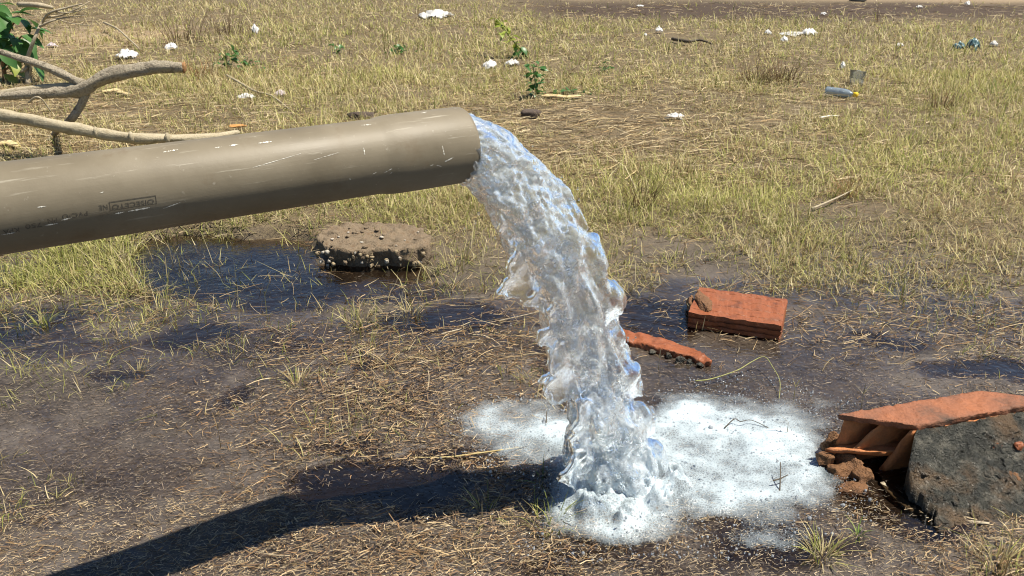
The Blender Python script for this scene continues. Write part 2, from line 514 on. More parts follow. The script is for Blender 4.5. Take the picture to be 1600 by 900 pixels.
# lying straw
sparts = []
def straw_layer(n, y0, y1, pw, K, lmul, wmul, pal, T, gain, lift, seed, tiltmax=0.25):
    x, y = field_points(n, y0, y1, pw)
    dens = table(T, x, y)
    cl = clumpy(x, y, seed, 0.2, 0.7)
    pr = np.clip(dens * gain + cl * 0.5 * (dens > .05) - 0.12, 0, 1)
    pr *= 1 - 0.8 * np.clip((y - 13.4) / 0.6, 0, 1)
    pd = pool_depth(x, y)
    pr *= np.where(pd > 0.02, 0.10, 1.0)
    keep = rng.random(n) < pr
    x, y, dens = x[keep], y[keep], dens[keep]
    m = len(x)
    z = np.maximum(ground_z(x, y), 0.001) + rng.random(m) ** 2 * lift * (0.3 + dens) + 0.001
    az = rng.random(m) * 2 * math.pi
    az = np.where(rng.random(m) < 0.45, rng.normal(0.25, 0.55, m) + math.pi * rng.integers(0, 2, m), az)
    tl = rng.uniform(-0.05, tiltmax, m)
    d = np.stack([np.cos(tl) * np.cos(az), np.cos(tl) * np.sin(az), np.sin(tl)], -1)
    L = rng.gamma(3.5, 0.28, m) * lmul
    W = (rng.uniform(0.0012, 0.0034, m) + 0.0002 * y) * wmul
    ba = az + np.where(rng.random(m) < .5, 1.57, -1.57)
    bs = np.abs(rng.normal(0, 0.25, m))
    bend = np.stack([bs * np.cos(ba), bs * np.sin(ba), -np.sin(tl) * 0.9], -1)
    c = pick(pal, m, 0.22)
    return strips(np.stack([x, y, z], -1), d, L, W, bend, K, c, c * 1.05, 0.5, rng.normal(0, 0.7, m))
sparts.append(straw_layer(46000, 2.6, 5.5, 1.2, 3, 0.066, 0.8, [(a * .8, b * .8, c * .8) for a, b, c in STR] + MAT, T_STRAW, 0.9, 0.02, 501))
sparts.append(straw_layer(105000, 4.5, 14.0, 1.3, 2, 0.10, 1.3, STR, T_STRAW, 0.9, 0.03, 511))
v, f, c = join_np(sparts)
tag(mesh_np('loose_straw', v, f, M_STRAW, c), 'tangled dry straw lying among the grass', 'straw', kind='stuff')
T_MATTED = T_STRAW.copy(); T_MATTED[10:16, :2] *= 0.2; T_MATTED[16:, :2] *= 0.5; T_MATTED[10:13, 2] *= 0.4; T_MATTED[:, 5:8] *= 0.6; T_MATTED[:10] *= np.linspace(0, 0.5, 10)[:, None]
v, f, c = join_np([straw_layer(128000, 1.45, 3.3, 1.0, 2, 0.020, 0.85, MAT, T_MATTED, 1.15, 0.012, 521, 0.12),
                   straw_layer(2000, 1.45, 3.3, 1.0, 3, 0.065, 0.85, MAT + MAT + STR, T_MATTED, 1.0, 0.03, 531, 0.3)])
tag(mesh_np('matted_straw', v, f, M_DEBRIS, c), 'brown matted dead straw washed together on the mud', 'straw', kind='stuff')

# fine crumbs of straw and chaff floating on the film of water
def crumbs(n):
    x, y = field_points(n, 1.35, 3.9, 1.3)
    u, vv = ground_uv(x, y)
    pr = np.clip((vv - 480 + 60 * fbm2(x, y, 0.4, 3, 601)) / 140, 0.10, 1) * (0.75 + 0.9 * fbm2(x, y, 0.15, 3, 611) + 0.25 * (vv > 600) * (u < 880))
    pd = pool_depth(x, y)
    pr *= np.where(pd > 0.020, 0.16, np.where(pd > 0.012, 0.7, 1.0))
    pr *= np.where(vv < 430, 0.35, 1)
    keep = rng.random(n) < np.clip(pr, 0, 1)
    x, y = x[keep], y[keep]
    u, vv = ground_uv(x, y)
    m = len(x)
    z = np.maximum(ground_z(x, y), 0.0005) + rng.random(m) * 0.004 + 0.0006
    az = rng.random(m) * math.pi * 2
    al = rng.random(m) < 0.5
    az = np.where(al, rng.normal(0.15, 0.5, m), az)
    tl = rng.normal(0.0, 0.10, m)
    d = np.stack([np.cos(tl) * np.cos(az), np.cos(tl) * np.sin(az), np.sin(tl)], -1)
    L = rng.gamma(2.0, 0.0034, m) + 0.003
    W = rng.uniform(0.0007, 0.0017, m)
    bend = np.stack([-np.sin(az), np.cos(az), 0 * az], -1) * rng.normal(0, 0.2, m)[:, None]
    c = pick(CRB, m, 0.25) * (1 + 0.35 * fbm2(x, y, 0.5, 3, 621))[:, None]
    flat = vv > 780
    c = np.where((flat & (rng.random(m) < 0.5))[:, None], pick([(.36, .28, .17), (.28, .21, .12), (.44, .35, .22)], m), c)
    return strips(np.stack([x, y, z], -1), d, L, W, bend, 1, c, c, 0.5, rng.normal(0, 0.5, m))
v, f, c = crumbs(310000)
tag(mesh_np('straw_crumbs', v, [f], M_DEBRIS, c), 'fine brown chaff and straw crumbs coating the wet mud', 'debris', kind='stuff')

# ================================================================== the pipe
PA, PE = P(0, 326, 1.365), P(722, 226, 1.826)
ax = (PE - PA).normalized()
e1 = (Vector((0, 0, 1)) - ax * ax.z).normalized()
e2 = e1.cross(ax)
if e2.y > 0: e2 = -e2
PIPE_R, BELL_R = 0.0730, 0.0780

def on_pipe(x, phi, r):
    """x metres back from the mouth, phi round the pipe from its top towards the viewer"""
    return PE - ax * x + (e1 * math.cos(phi) + e2 * math.sin(phi)) * r

def pipe_hit(px, py, r=PIPE_R):
    o = Vector((0, 0, CAM_H)) - PE
    d = ray(px, py)
    od, dd = o - ax * o.dot(ax), d - ax * d.dot(ax)
    a, b, c = dd.dot(dd), 2 * od.dot(dd), od.dot(od) - r * r
    q = b * b - 4 * a * c
    k = (-b - math.sqrt(max(q, 0))) / (2 * a)
    h = o + d * k
    return -h.dot(ax), math.atan2(h.dot(e2), h.dot(e1))

def lathe_pipe(profile, seg=72):
    bm = bmesh.new()
    rings = []
    for (x, r) in profile:
        rings.append([bm.verts.new(on_pipe(x, 2 * math.pi * k / seg, r)) for k in range(seg)])
    for a, b in zip(rings[:-1], rings[1:]):
        for k in range(seg):
            bm.faces.new((a[k], a[(k + 1) % seg], b[(k + 1) % seg], b[k]))
    return bm

t = NT('taupe plastic pipe')
p = t.obj()
n1 = t.noise(6, 5, 0.6, p)
n2 = t.noise(70, 4, 0.7, p)
mp = t.add('ShaderNodeMapping')
mp.inputs['Rotation'].default_value = (0, 0, -math.atan2(ax.y, ax.x))
t.l(p, mp.inputs['Vector'])
mp2 = t.add('ShaderNodeMapping'); mp2.inputs['Scale'].default_value = (7, 110, 110)
t.l(mp.outputs[0], mp2.inputs['Vector'])
streak = t.noise(1.0, 4, 0.65, mp2.outputs[0])
col = t.ramp(n1, [(0.3, (.140, .117, .078)), (0.55, (.178, .151, .104)), (0.75, (.212, .184, .133))])
col = t.mix(t.ramp(streak, [(0.62, 0.0), (0.78, 0.55)]), col, (.48, .45, .37))
col = t.mix(t.ramp(n2, [(0.66, 0.0), (0.74, 0.35)]), col, (.50, .47, .40))
col = t.mix(t.ramp(t.noise(14, 6, .7, p), [(0.56, 0.0), (0.70, 0.5)]), col, (.13, .095, .055))
t.set(Base__Color=col, Roughness=t.math('ADD', t.math('MULTIPLY', n1, 0.25), 0.40), Specular__IOR__Level=0.35,
      Normal=t.bump(t.math('ADD', streak, n2), 0.12, 0.002))
M_PIPE = t.m
prof = [(2.6, PIPE_R - .004), (2.6, PIPE_R), (0.30, PIPE_R), (0.205, PIPE_R), (0.195, PIPE_R + .0006), (0.182, PIPE_R + .0030), (0.168, BELL_R - .0006),
        (0.155, BELL_R), (0.10, BELL_R + .0003), (0.008, BELL_R), (0.002, BELL_R - .0008), (0.0, BELL_R - .0022), (0.0015, BELL_R - .0060), (0.15, BELL_R - .0062), (0.2, PIPE_R - .005), (2.6, PIPE_R - .004)]
pipe = tag(empty('water_pipe', PE), 'thick taupe plastic pipe pouring water, entering from the left edge', 'pipe')
bpy.context.view_layer.update()
def under(o, parent):
    """parent o, whose mesh is in world coordinates, without moving it"""
    o.parent = parent
    o.matrix_parent_inverse = Matrix.Translation(-parent.location) if parent.rotation_euler.z == 0 else parent.matrix_world.inverted()
    return o
pb = under(bm_obj('pipe_body', lathe_pipe(prof), M_PIPE), pipe)

# printed lettering, upside down as on the pipe, wrapped round its surface
M_INK = NT('black pipe ink').set(Base__Color=(.055, .046, .034), Roughness=0.7).m
def wrapped_text(name, body, x0, phi0, size, squeeze=1.0):
    cu = bpy.data.curves.new(name, 'FONT')
    cu.body = body
    cu.size = size
    o = bpy.data.objects.new(name, cu)
    C.objects.link(o)
    dg = bpy.context.evaluated_depsgraph_get()
    me = bpy.data.meshes.new_from_object(o.evaluated_get(dg))
    bpy.data.objects.remove(o)
    bpy.data.curves.remove(cu)
    for v in me.vertices:
        u, w = v.co.x * squeeze, v.co.y
        v.co = on_pipe(x0 + u, phi0 + w / PIPE_R, PIPE_R + 0.0004)
    me.materials.append(M_INK)
    return under(link(bpy.data.objects.new(name, me)), pipe)
def place_text(body, px_a, py_a, px_b, py_b, h):
    xa, pa = pipe_hit(px_a, py_a); xb, pb_ = pipe_hit(px_b, py_b)
    cu = bpy.data.curves.new('probe', 'FONT'); cu.body = body; cu.size = h
    o = bpy.data.objects.new('probe', cu); C.objects.link(o)
    dg = bpy.context.evaluated_depsgraph_get(); me = bpy.data.meshes.new_from_object(o.evaluated_get(dg))
    wdt = max(v.co.x for v in me.vertices)
    bpy.data.objects.remove(o); bpy.data.curves.remove(cu); bpy.data.meshes.remove(me)
    wrapped_text('lettering', body, xa, (pa + pb_) / 2, h, (xb - xa) / wdt)
place_text('NE', 168, 318, 154, 322, .0115)
place_text('PVC-U', 137, 328, 97, 337, .0115)
place_text('PN', 89, 339, 74, 343, .0115)
place_text('750', 65, 346, 39, 352, .0115)
place_text('KPA', 30, 354, 4, 360, .0115)
place_text('OISECETO', 240, 307, 175, 324, .0105)
# the ruled box round the last word
xa, p_a = pipe_hit(243, 304); xb, p_b = pipe_hit(171, 323)
pm = (p_a + p_b) / 2 + 0.004 / PIPE_R
bm = bmesh.new()
def pipe_patch(bm, x0, x1, f0, f1, n=6, lift=.0005):
    a = [bm.verts.new(on_pipe(x0 + (x1 - x0) * k / n, f0, PIPE_R + lift)) for k in range(n + 1)]
    b = [bm.verts.new(on_pipe(x0 + (x1 - x0) * k / n, f1, PIPE_R + lift)) for k in range(n + 1)]
    for k in range(n): bm.faces.new((a[k], a[k + 1], b[k + 1], b[k]))
hw, ln = 0.0075 / PIPE_R, 0.0011 / PIPE_R
pipe_patch(bm, xa, xb, pm - hw, pm - hw + ln); pipe_patch(bm, xa, xb, pm + hw - ln, pm + hw)
pipe_patch(bm, xa, xa + .0012, pm - hw + ln, pm + hw - ln, 1); pipe_patch(bm, xb - .0012, xb, pm - hw + ln, pm + hw - ln, 1)
under(bm_obj('lettering_box', bm, M_INK, smooth=False), pipe)

# pale scuffs scraped into the plastic
M_SCUFF = NT('scraped plastic').set(Base__Color=(.66, .64, .57), Roughness=0.8).m
SCUFFS = [(255, 238, 278, 234, 3), (335, 231, 345, 230, 2), (358, 228, 372, 226, 3), (404, 224, 425, 221, 3), (565, 196, 580, 195, 2.4), (608, 190, 624, 188, 2.4),
          (636, 184, 648, 182, 2.2), (658, 177, 668, 175, 2), (691, 228, 694, 242, 3.4), (568, 231, 570, 242, 1.6), (608, 272, 646, 248, 2.2), (600, 270, 622, 258, 1.3),
          (582, 272, 588, 269, 1.6), (682, 258, 690, 260, 1.3), (694, 253, 708, 246, 3), (672, 259, 677, 257, 2), (545, 279, 548, 280, 2), (180, 334, 194, 331, 2.4), (200, 330, 234, 324, 2.4),
          (96, 344, 112, 340, 2), (70, 352, 90, 349, 1.8), (2, 367, 24, 363, 1.6), (254, 326, 282, 316, 1.4), (57, 324, 72, 322, 1.4), (156, 301, 162, 300, 1.4), (395, 262, 470, 240, 0.9), (490, 250, 530, 238, 0.8)]
for (xa_, ya_, xb_, yb_, w) in SCUFFS:
    bm = bmesh.new()
    n = 16
    r = BELL_R if min(xa_, xb_) > 640 else PIPE_R
    ha, hb = pipe_hit(xa_, ya_, r), pipe_hit(xb_, yb_, r)
    L = math.hypot(hb[0] - ha[0], (hb[1] - ha[1]) * r)
    nx_, nf_ = -(hb[1] - ha[1]) * r / L, (hb[0] - ha[0]) / L
    va, vb = [], []
    for k in range(n + 1):
        q = k / n
        ww = 0.5 * w / 900 * math.sin(math.pi * min(max(q, .06), .94)) ** 0.6 * random.choice((.12, .5, .8, 1.2))
        x, f = ha[0] + (hb[0] - ha[0]) * q, ha[1] + (hb[1] - ha[1]) * q
        va.append(bm.verts.new(on_pipe(x + nx_ * ww, f + nf_ * ww / r, r + .0005)))
        vb.append(bm.verts.new(on_pipe(x - nx_ * ww, f - nf_ * ww / r, r + .0005)))
    for k in range(n): bm.faces.new((va[k], va[k + 1], vb[k + 1], vb[k]))
    under(bm_obj('scuff', bm, M_SCUFF, smooth=False), pipe)

# ================================================================== the falling water
def surface_nets(Fv):
    S = Fv < 0
    cnt = np.zeros(tuple(s - 1 for s in Fv.shape), np.int8)
    sl = lambda d: tuple(slice(d[k], Fv.shape[k] - 1 + d[k]) for k in range(3))
    cor = [(i, j, k) for i in (0, 1) for j in (0, 1) for k in (0, 1)]
    for c_ in cor: cnt += S[sl(c_)]
    act = (cnt > 0) & (cnt < 8)
    I = np.argwhere(act)
    vid = np.full(cnt.shape, -1, np.int32)
    vid[act] = np.arange(len(I))
    acc = np.zeros((len(I), 3)); num = np.zeros(len(I))
    for a in cor:
        for axn in range(3):
            if a[axn] == 0:
                b = list(a); b[axn] = 1
                fa = Fv[I[:, 0] + a[0], I[:, 1] + a[1], I[:, 2] + a[2]]
                fb = Fv[I[:, 0] + b[0], I[:, 1] + b[1], I[:, 2] + b[2]]
                m = (fa < 0) != (fb < 0)
                q = np.where(m, fa / np.where(m, fa - fb, 1), 0)
                pt = np.array(a, float)[None].repeat(len(I), 0)
                pt[:, axn] += q
                acc[m] += pt[m]; num[m] += 1
    V = I + acc / num[:, None]
    quads = []
    for axn in range(3):
        o1, o2 = [k for k in range(3) if k != axn]
        sa = [slice(1, -1)] * 3; sb = [slice(1, -1)] * 3
        sa[axn] = slice(0, -1); sb[axn] = slice(1, None)
        A, B = S[tuple(sa)], S[tuple(sb)]
        for flip in (False, True):
            E_ = np.argwhere((A & ~B) if not flip else (~A & B))
            if not len(E_): continue
            base = E_.copy(); base[:, o1] += 1; base[:, o2] += 1
            q = []
            for (d1, d2) in ((-1, -1), (0, -1), (0, 0), (-1, 0)):
                cc = base.copy(); cc[:, o1] += d1; cc[:, o2] += d2
                q.append(vid[cc[:, 0], cc[:, 1], cc[:, 2]])
            q = np.stack(q, -1)
            if flip ^ (axn == 1): q = q[:, ::-1]
            quads.append(q)
    return V, np.concatenate(quads)

W_YAW, W_V = R(21), 1.00
wd = np.array([math.cos(W_YAW), math.sin(W_YAW), 0.0]); wb = np.array([-math.sin(W_YAW), math.cos(W_YAW), 0.0])
E0 = np.array(PE - ax * 0.04)
T_END = math.sqrt(2 * (E0[2] + 0.0) / 9.8) + 0.004
tt = np.linspace(0, T_END, 4000)
vdir = np.array(ax) * 0.15 + wd * 0.85
path = E0 + np.outer(tt, wd * W_V) - np.outer(tt ** 2, [0, 0, 4.9])
arc = np.concatenate([[0], np.cumsum(np.linalg.norm(np.diff(path, axis=0), axis=1))])
LEN = arc[-1]
def at_s(s):
    t_ = np.interp(s, arc, tt)
    p_ = E0 + np.multiply.outer(t_, wd * W_V) - np.multiply.outer(t_ ** 2, np.array([0, 0, 4.9]))
    ta = unit(wd * W_V - np.multiply.outer(t_, np.array([0, 0, 9.8])))
    nn = np.cross(ta, wb); nn = np.where((nn @ np.array([wd[0], wd[1], 1.0]))[..., None] < 0, -nn, nn)
    return p_, ta, nn
def px2sa(px, py):
    r = np.array(ray(px, py)); o = np.array([0, 0, CAM_H])
    k = ((E0 - o) @ wb) / (r @ wb)
    h = o + r * k
    j = np.argmin(((path - h) ** 2).sum(1))
    p_, ta, nn = at_s(arc[j])
    return arc[j], float((h - p_) @ nn)

STEP = 0.0028
ga = np.arange(-0.175, 0.150, STEP); gb = np.arange(-0.14, 0.125, STEP); gs = np.arange(0.0, LEN + STEP, STEP)
A_, B_, S_ = np.meshgrid(ga.astype(np.float32), gb.astype(np.float32), gs.astype(np.float32), indexing='ij')
def _wmat(g, sc_):
    q = (g - g[0]) / sc_ + 0.37
    i = np.floor(q).astype(int); f = q - i; f = f * f * (3 - 2 * f)
    M = np.zeros((len(g), i.max() + 2), np.float32)
    M[np.arange(len(g)), i] = 1 - f; M[np.arange(len(g)), i + 1] += f
    return M
def gnoise(sa, sb, ss, seed):
    """value noise on the stream grid, by separable interpolation of a random lattice"""
    ma, mb, ms = _wmat(ga, sa), _wmat(gb, sb), _wmat(gs, ss)
    lat = np.random.default_rng(seed).uniform(-1, 1, (ma.shape[1], mb.shape[1], ms.shape[1])).astype(np.float32)
    q = np.tensordot(ma, lat, (1, 0))                       # a, b', s'
    q = np.tensordot(q, mb, (1, 1))                         # a, s', b
    return np.tensordot(q, ms, (1, 1))                      # a, b, s
rad0 = np.interp(gs, [0, .05, .12, .25, .45, .65, .80, .90, LEN - .06, LEN], [.067, .070, .074, .079, .080, .077, .080, .090, .108, .135]).astype(np.float32)
sqz = np.interp(gs, [0, .2, .6, LEN - .1, LEN], [1, 1.05, .92, .95, 1.0]).astype(np.float32)
amp = np.interp(gs, [0, .05, .15, .3, .6, LEN], [.05, .25, .6, 1.0, 1.2, 1.4]).astype(np.float32)
sh = (0.014 * gnoise(1.0, 1.0, .09, 3)[0, 0] * amp + np.interp(gs, [0, .2, .35, .75, .92], [0, 0, .022, .018, 0]))[None, None].astype(np.float32)
dist = np.sqrt((A_ - sh) ** 2 + (B_ / sqz) ** 2)
Fc = dist - rad0
Fc += amp * (0.023 * gnoise(.050, .050, .095, 5))
Fc += amp * (0.013 * gnoise(.022, .022, .055, 6))
fine_amp = np.interp(gs, [0, .03, .1, .4, LEN], [.1, .7, 1.0, .8, 1.1]).astype(np.float32)
iso = np.interp(gs, [0, .30, .55, LEN], [1, 1, .35, .45]).astype(np.float32)
Fc += fine_amp * 0.0056 * (gnoise(.0105, .0105, .034, 7) * (1 - iso) + gnoise(.0115, .0115, .015, 17) * iso)
Fc += fine_amp * 0.0030 * (gnoise(.0056, .0056, .015, 8) * (1 - iso) + gnoise(.0060, .0060, .0070, 18) * iso)
core = Fc.copy()
# air trapped inside the jet
air = gnoise(.016, .016, .026, 21) * .7 + gnoise(.008, .008, .012, 22) * .45
Fc = np.where(core < -0.006, np.maximum(Fc, np.minimum((air - 0.50) * 0.012, -core - 0.006)), Fc)

def smin(a, b, k):
    h = np.clip(0.5 + 0.5 * (b - a) / k, 0, 1)
    return b * (1 - h) + a * h - k * h * (1 - h)
# bulges thrown off the jet: survey position, size (px), offset towards the viewer
for (px, py, r, b0) in [(912, 392, 24, -.02), (940, 462, 27, -.02), (962, 520, 11, -.02), (972, 585, 26, -.02), (890, 340, 18, -.01),
                        (1008, 705, 26, -.04), (996, 645, 22, -.03), (782, 322, 9, -.03), (790, 347, 10, -.03), (892, 690, 16, -.04), (1010, 750, 26, -.05), (905, 780, 24, -.08), (960, 790, 30, -.10)]:
    s0, a0 = px2sa(px, py)
    rr = r / 640
    q = np.sqrt((A_ - a0) ** 2 + (B_ - b0) ** 2 + ((S_ - s0) * 0.8) ** 2) - rr + 0.010 * gnoise(.022, .022, .03, 31)
    Fc = smin(Fc, q, 0.022)
# thin sheets with thick rims on the inner side
sheet = np.full_like(Fc, 1.0)
n_edge = gnoise(.020, 5.0, .024, 41) + .6 * gnoise(.009, 5.0, .011, 42)
n_warp = gnoise(.022, 5.0, .030, 43)
for (px, py, rx, ry, b0, sl) in [(822, 408, 50, 44, -.045, .15), (868, 468, 34, 28, -.050, .1), (858, 512, 26, 34, -.04, .1), (880, 560, 50, 48, -.050, .2), (852, 572, 22, 12, -.045, 0),
                                 (792, 336, 30, 30, -.045, .1), (905, 650, 38, 44, -.055, .1), (890, 720, 28, 34, -.05, .1), (845, 450, 34, 24, -.04, 0)]:
    s0, a0 = px2sa(px, py)
    ra, rs = rx / 640, ry / 560
    da, ds = (A_ - a0) / ra, (S_ - s0) / rs
    ang = np.arctan2(ds, da)
    wob = 1 + 0.16 * np.sin(3 * ang + px) + 0.10 * np.sin(5 * ang + py) + 0.05 * np.sin(9 * ang + px) + 0.17 * n_edge
    rho = np.sqrt(da ** 2 + ds ** 2) / wob
    edge = (rho - 1) * min(ra, rs)
    th_ = 0.0024 + 0.0050 * np.exp(-((edge + .004) / .0065) ** 2)
    bb = B_ - (b0 + sl * (A_ - a0) + 0.010 * np.sin((S_ - s0) / .03) + 0.006 * np.sin((A_ - a0) / .017) + 0.008 * n_warp)
    q = np.maximum(np.abs(bb) - th_, edge)
    sheet = np.minimum(sheet, q)
    Fc = smin(Fc, q, 0.006)
Fc[:, :, 0] = np.abs(Fc[:, :, 0]) + 1e-3
for e in (0, -1):
    Fc[e] = np.abs(Fc[e]) + 1e-3; Fc[:, e] = np.abs(Fc[:, e]) + 1e-3
Fc[:, :, -1] = np.abs(Fc[:, :, -1]) + 1e-3
V, Q = surface_nets(Fc)
ii = np.round(V).astype(int)
cv = core[ii[:, 0], ii[:, 1], ii[:, 2]]
a_, b_, s_ = ga[0] + V[:, 0] * STEP, gb[0] + V[:, 1] * STEP, gs[0] + V[:, 2] * STEP
p_, ta, nn = at_s(s_)
Wv = p_ + a_[:, None] * nn + b_[:, None] * wb
near_mouth = np.clip(1 - s_ / 0.05, 0, 1)
aer = np.clip(1 - np.abs(cv) / 0.006, 0, 1) * np.interp(s_, [0, .1, .4, .7, .85, LEN], [1.0, 1.1, .9, .95, 1.6, 2.6])
t = NT('turbulent water')
p = t.obj()
gls = t.add('ShaderNodeBsdfGlass', Roughness=0.012, IOR=1.33)
gls.inputs['Color'].default_value = (.98, .99, 1.0, 1)
nb = t.bump(t.noise(95, 4, 0.65, p, 1.0), 0.55, 0.004)
t.l(nb, gls.inputs['Normal'])
df = t.add('ShaderNodeBsdfPrincipled', Roughness=0.06)
df.inputs['Base Color'].default_value = (.87, .95, 1.0, 1)
df.inputs['Specular IOR Level'].default_value = 0.8
df.inputs['Subsurface Weight'].default_value = 0.0
t.l(nb, df.inputs['Normal'])
frj = t.add('ShaderNodeFresnel', IOR=1.5); t.l(nb, frj.inputs['Normal'])
glj = t.add('ShaderNodeBsdfGlossy', Roughness=0.03); glj.inputs['Color'].default_value = (1, 1, 1, 1); t.l(nb, glj.inputs['Normal'])
trj = t.add('ShaderNodeBsdfTransparent'); trj.inputs['Color'].default_value = (.96, .98, 1, 1)
thin = t.add('ShaderNodeMixShader'); t.l(frj.outputs[0], thin.inputs[0]); t.l(trj.outputs[0], thin.inputs[1]); t.l(glj.outputs[0], thin.inputs[2])
body = t.add('ShaderNodeMixShader', Fac=0.45); t.l(gls.outputs[0], body.inputs[1]); t.l(thin.outputs[0], body.inputs[2])
mx = t.add('ShaderNodeMixShader')
nz = t.ramp(t.noise(34, 5, 0.68, p, 1.2), [(0.40, 0.08), (0.50, 0.34), (0.62, 0.66)])
t.l(t.math('MULTIPLY', nz, t.attr('aer'), True), mx.inputs[0])
tl = t.add('ShaderNodeBsdfTranslucent'); tl.inputs['Color'].default_value = (.82, .92, .99, 1)
md = t.add('ShaderNodeMixShader', Fac=0.5)
t.l(df.outputs[0], md.inputs[1]); t.l(tl.outputs[0], md.inputs[2])
t.l(body.outputs[0], mx.inputs[1]); t.l(md.outputs[0], mx.inputs[2])
t.l(mx.outputs[0], t.out.inputs['Surface'])
M_JET = t.m
jet = mesh_np('water_stream', Wv, [Q], M_JET, smooth=True, extra={'aer': aer})
tag(jet, 'clear turbulent stream of water falling from the pipe mouth into foam', 'water stream')
LAND = at_s(np.array([LEN]))[0][0]

# splash: drops flung up round the foot of the stream
def drop_mesh(pts, radii, seg=7, ringn=4):
    th = np.linspace(0, math.pi, ringn + 1); ph = np.arange(seg) * 2 * math.pi / seg
    sv = np.array([[math.sin(a) * math.cos(b), math.sin(a) * math.sin(b), math.cos(a)] for a in th for b in ph])
    n0 = len(sv)
    f = np.array([[r_ * seg + k, (r_ + 1) * seg + k, (r_ + 1) * seg + (k + 1) % seg, r_ * seg + (k + 1) % seg] for r_ in range(ringn) for k in range(seg)])
    st = rng.uniform(.7, 1.5, (len(pts), 1, 1)) * np.array([0, 0, 1.0]) + np.array([1, 1, 0])
    V = pts[:, None] + sv[None] * radii[:, None, None] * st
    F_ = f[None] + (np.arange(len(pts)) * n0)[:, None, None]
    return V.reshape(-1, 3), F_.reshape(-1, 4)
nd = 200
ang = rng.uniform(0, 2 * math.pi, nd); rr = rng.gamma(3, .05, nd) + .08
pts = np.stack([LAND[0] + rr * np.cos(ang) * 1.1, LAND[1] - .06 + rr * np.sin(ang), rng.gamma(1.6, .028, nd) + .006], -1)
s_d = rng.uniform(.15, LEN - .05, 60)
pd_, td_, nd_ = at_s(s_d)
pts2 = pd_ + nd_ * (rng.choice([-1, -1, 1], 60) * rng.uniform(.09, .135, 60))[:, None] + wb * rng.normal(0, .04, 60)[:, None]
allp = np.concatenate([pts, pts2])
v, f = drop_mesh(allp, np.concatenate([rng.gamma(2, .0007, nd) + .0009, rng.gamma(2, .0009, 60) + .0010]))
t = NT('water drops')
gg = t.add('ShaderNodeBsdfGlass', Roughness=0.0, IOR=1.33)
t.l(gg.outputs[0], t.out.inputs['Surface'])
tag(mesh_np('water_drops', v, [f], t.m, smooth=True), 'spray of small drops round the falling water', 'water drops', kind='stuff')

# ================================================================== foam
FOAM = [(1110, 715, 160, 74, 1.4), (1070, 760, 130, 50, 1.0), (955, 770, 100, 70, 1.1), (960, 700, 110, 60, 1.0), (1180, 760, 110, 50, .75), (1205, 680, 100, 45, .75), (1100, 660, 100, 30, .9),
        (810, 665, 105, 46, .78), (860, 700, 80, 44, .7), (1130, 632, 100, 18, .5), (1215, 830, 90, 34, .45), (1270, 640, 70, 30, .42), (1060, 625, 60, 20, .42), (960, 815, 130, 34, .75), (1250, 730, 50, 70, .5),
        (780, 720, 60, 25, .35), (1300, 770, 60, 60, .3), (900, 850, 110, 30, .3), (1160, 600, 90, 16, .28), (1100, 850, 130, 22, .3)]
_FW = []
for (px, py, rx, ry, w) in FOAM:
    c_ = G(px, py)
    _FW.append((c_.x, c_.y, (G(px + rx, py) - c_).length, abs(G(px, py - ry).y - G(px, py + ry).y) / 2, w))
def foam_d(x, y):
    wx_ = x + 0.035 * fbm2(x, y, 0.13, 3, 131); wy_ = y + 0.045 * fbm2(x, y, 0.13, 3, 141)
    d = np.zeros_like(x)
    for (cx, cy, rx, ry, w) in _FW:
        q = ((wx_ - cx) / rx) ** 2 + ((wy_ - cy) / ry) ** 2
        d = 1 - (1 - d) * (1 - np.clip(w * np.clip(1.25 - q, 0, 1) ** 0.8, 0, 0.97))
    return d
fx = np.arange(-0.25, 1.05, 0.005); fy = np.arange(1.5, 2.65, 0.005)
FX, FY = np.meshgrid(fx, fy)
FD = foam_d(FX, FY)
FD = np.clip(FD * (0.93 + 0.48 * fbm2(FX, FY, 0.10, 4, 181)) - 0.05, 0, 1)
nfo = 0.5 + 0.8 * fbm2(FX, FY, 0.05, 4, 151)
FZ = 0.0035 + FD ** 1.3 * (0.012 + 0.016 * np.clip(nfo, 0, 1)) + 0.0015 * FD * fbm2(FX, FY, 0.02, 2, 161)
_dl = np.hypot(FX - LAND[0], (FY - LAND[1] + .04))
FZ = FZ + np.exp(-((_dl - .135) / .045) ** 2) * 0.10 * np.clip(fbm2(FX, FY, 0.045, 3, 191) + .12, 0, 1) * (FD > .3)
FZ = FZ + 0.055 * np.exp(-(((FX - LAND[0]) / .14) ** 2 + ((FY - LAND[1] + .07) / .12) ** 2)) * (0.6 + fbm2(FX, FY, .03, 3, 171))
idx = np.arange(FX.size).reshape(FX.shape)
quads = np.stack([idx[:-1, :-1], idx[:-1, 1:], idx[1:, 1:], idx[1:, :-1]], -1).reshape(-1, 4)
quads = quads[(FD.ravel() > 0.04)[quads].all(1)]
used = np.unique(quads); remap = np.full(FX.size, -1); remap[used] = np.arange(len(used))
t = NT('white foam')
p = t.geo()
vo = t.add('ShaderNodeTexVoronoi', _feature='DISTANCE_TO_EDGE', Scale=130.0)
t.l(p, vo.inputs['Vector'])
vo2 = t.add('ShaderNodeTexVoronoi', _feature='F1', Scale=260.0)
t.l(p, vo2.inputs['Vector'])
lace = t.ramp(vo.outputs['Distance'], [(0.0, 1.0), (0.16, 0.35), (0.4, 0.0)])
dd = t.attr('dens')
pat = t.math('ADD', t.math('MULTIPLY', t.noise(20, 3, 0.5, p), 0.50), t.math('MULTIPLY', lace, 0.16))
al = t.math('ADD', t.math('MULTIPLY', dd, 1.03), t.math('SUBTRACT', pat, 0.66))
al = t.ramp(al, [(0.0, 0.0), (0.35, 0.24), (0.62, 0.60), (1.0, 0.95)])
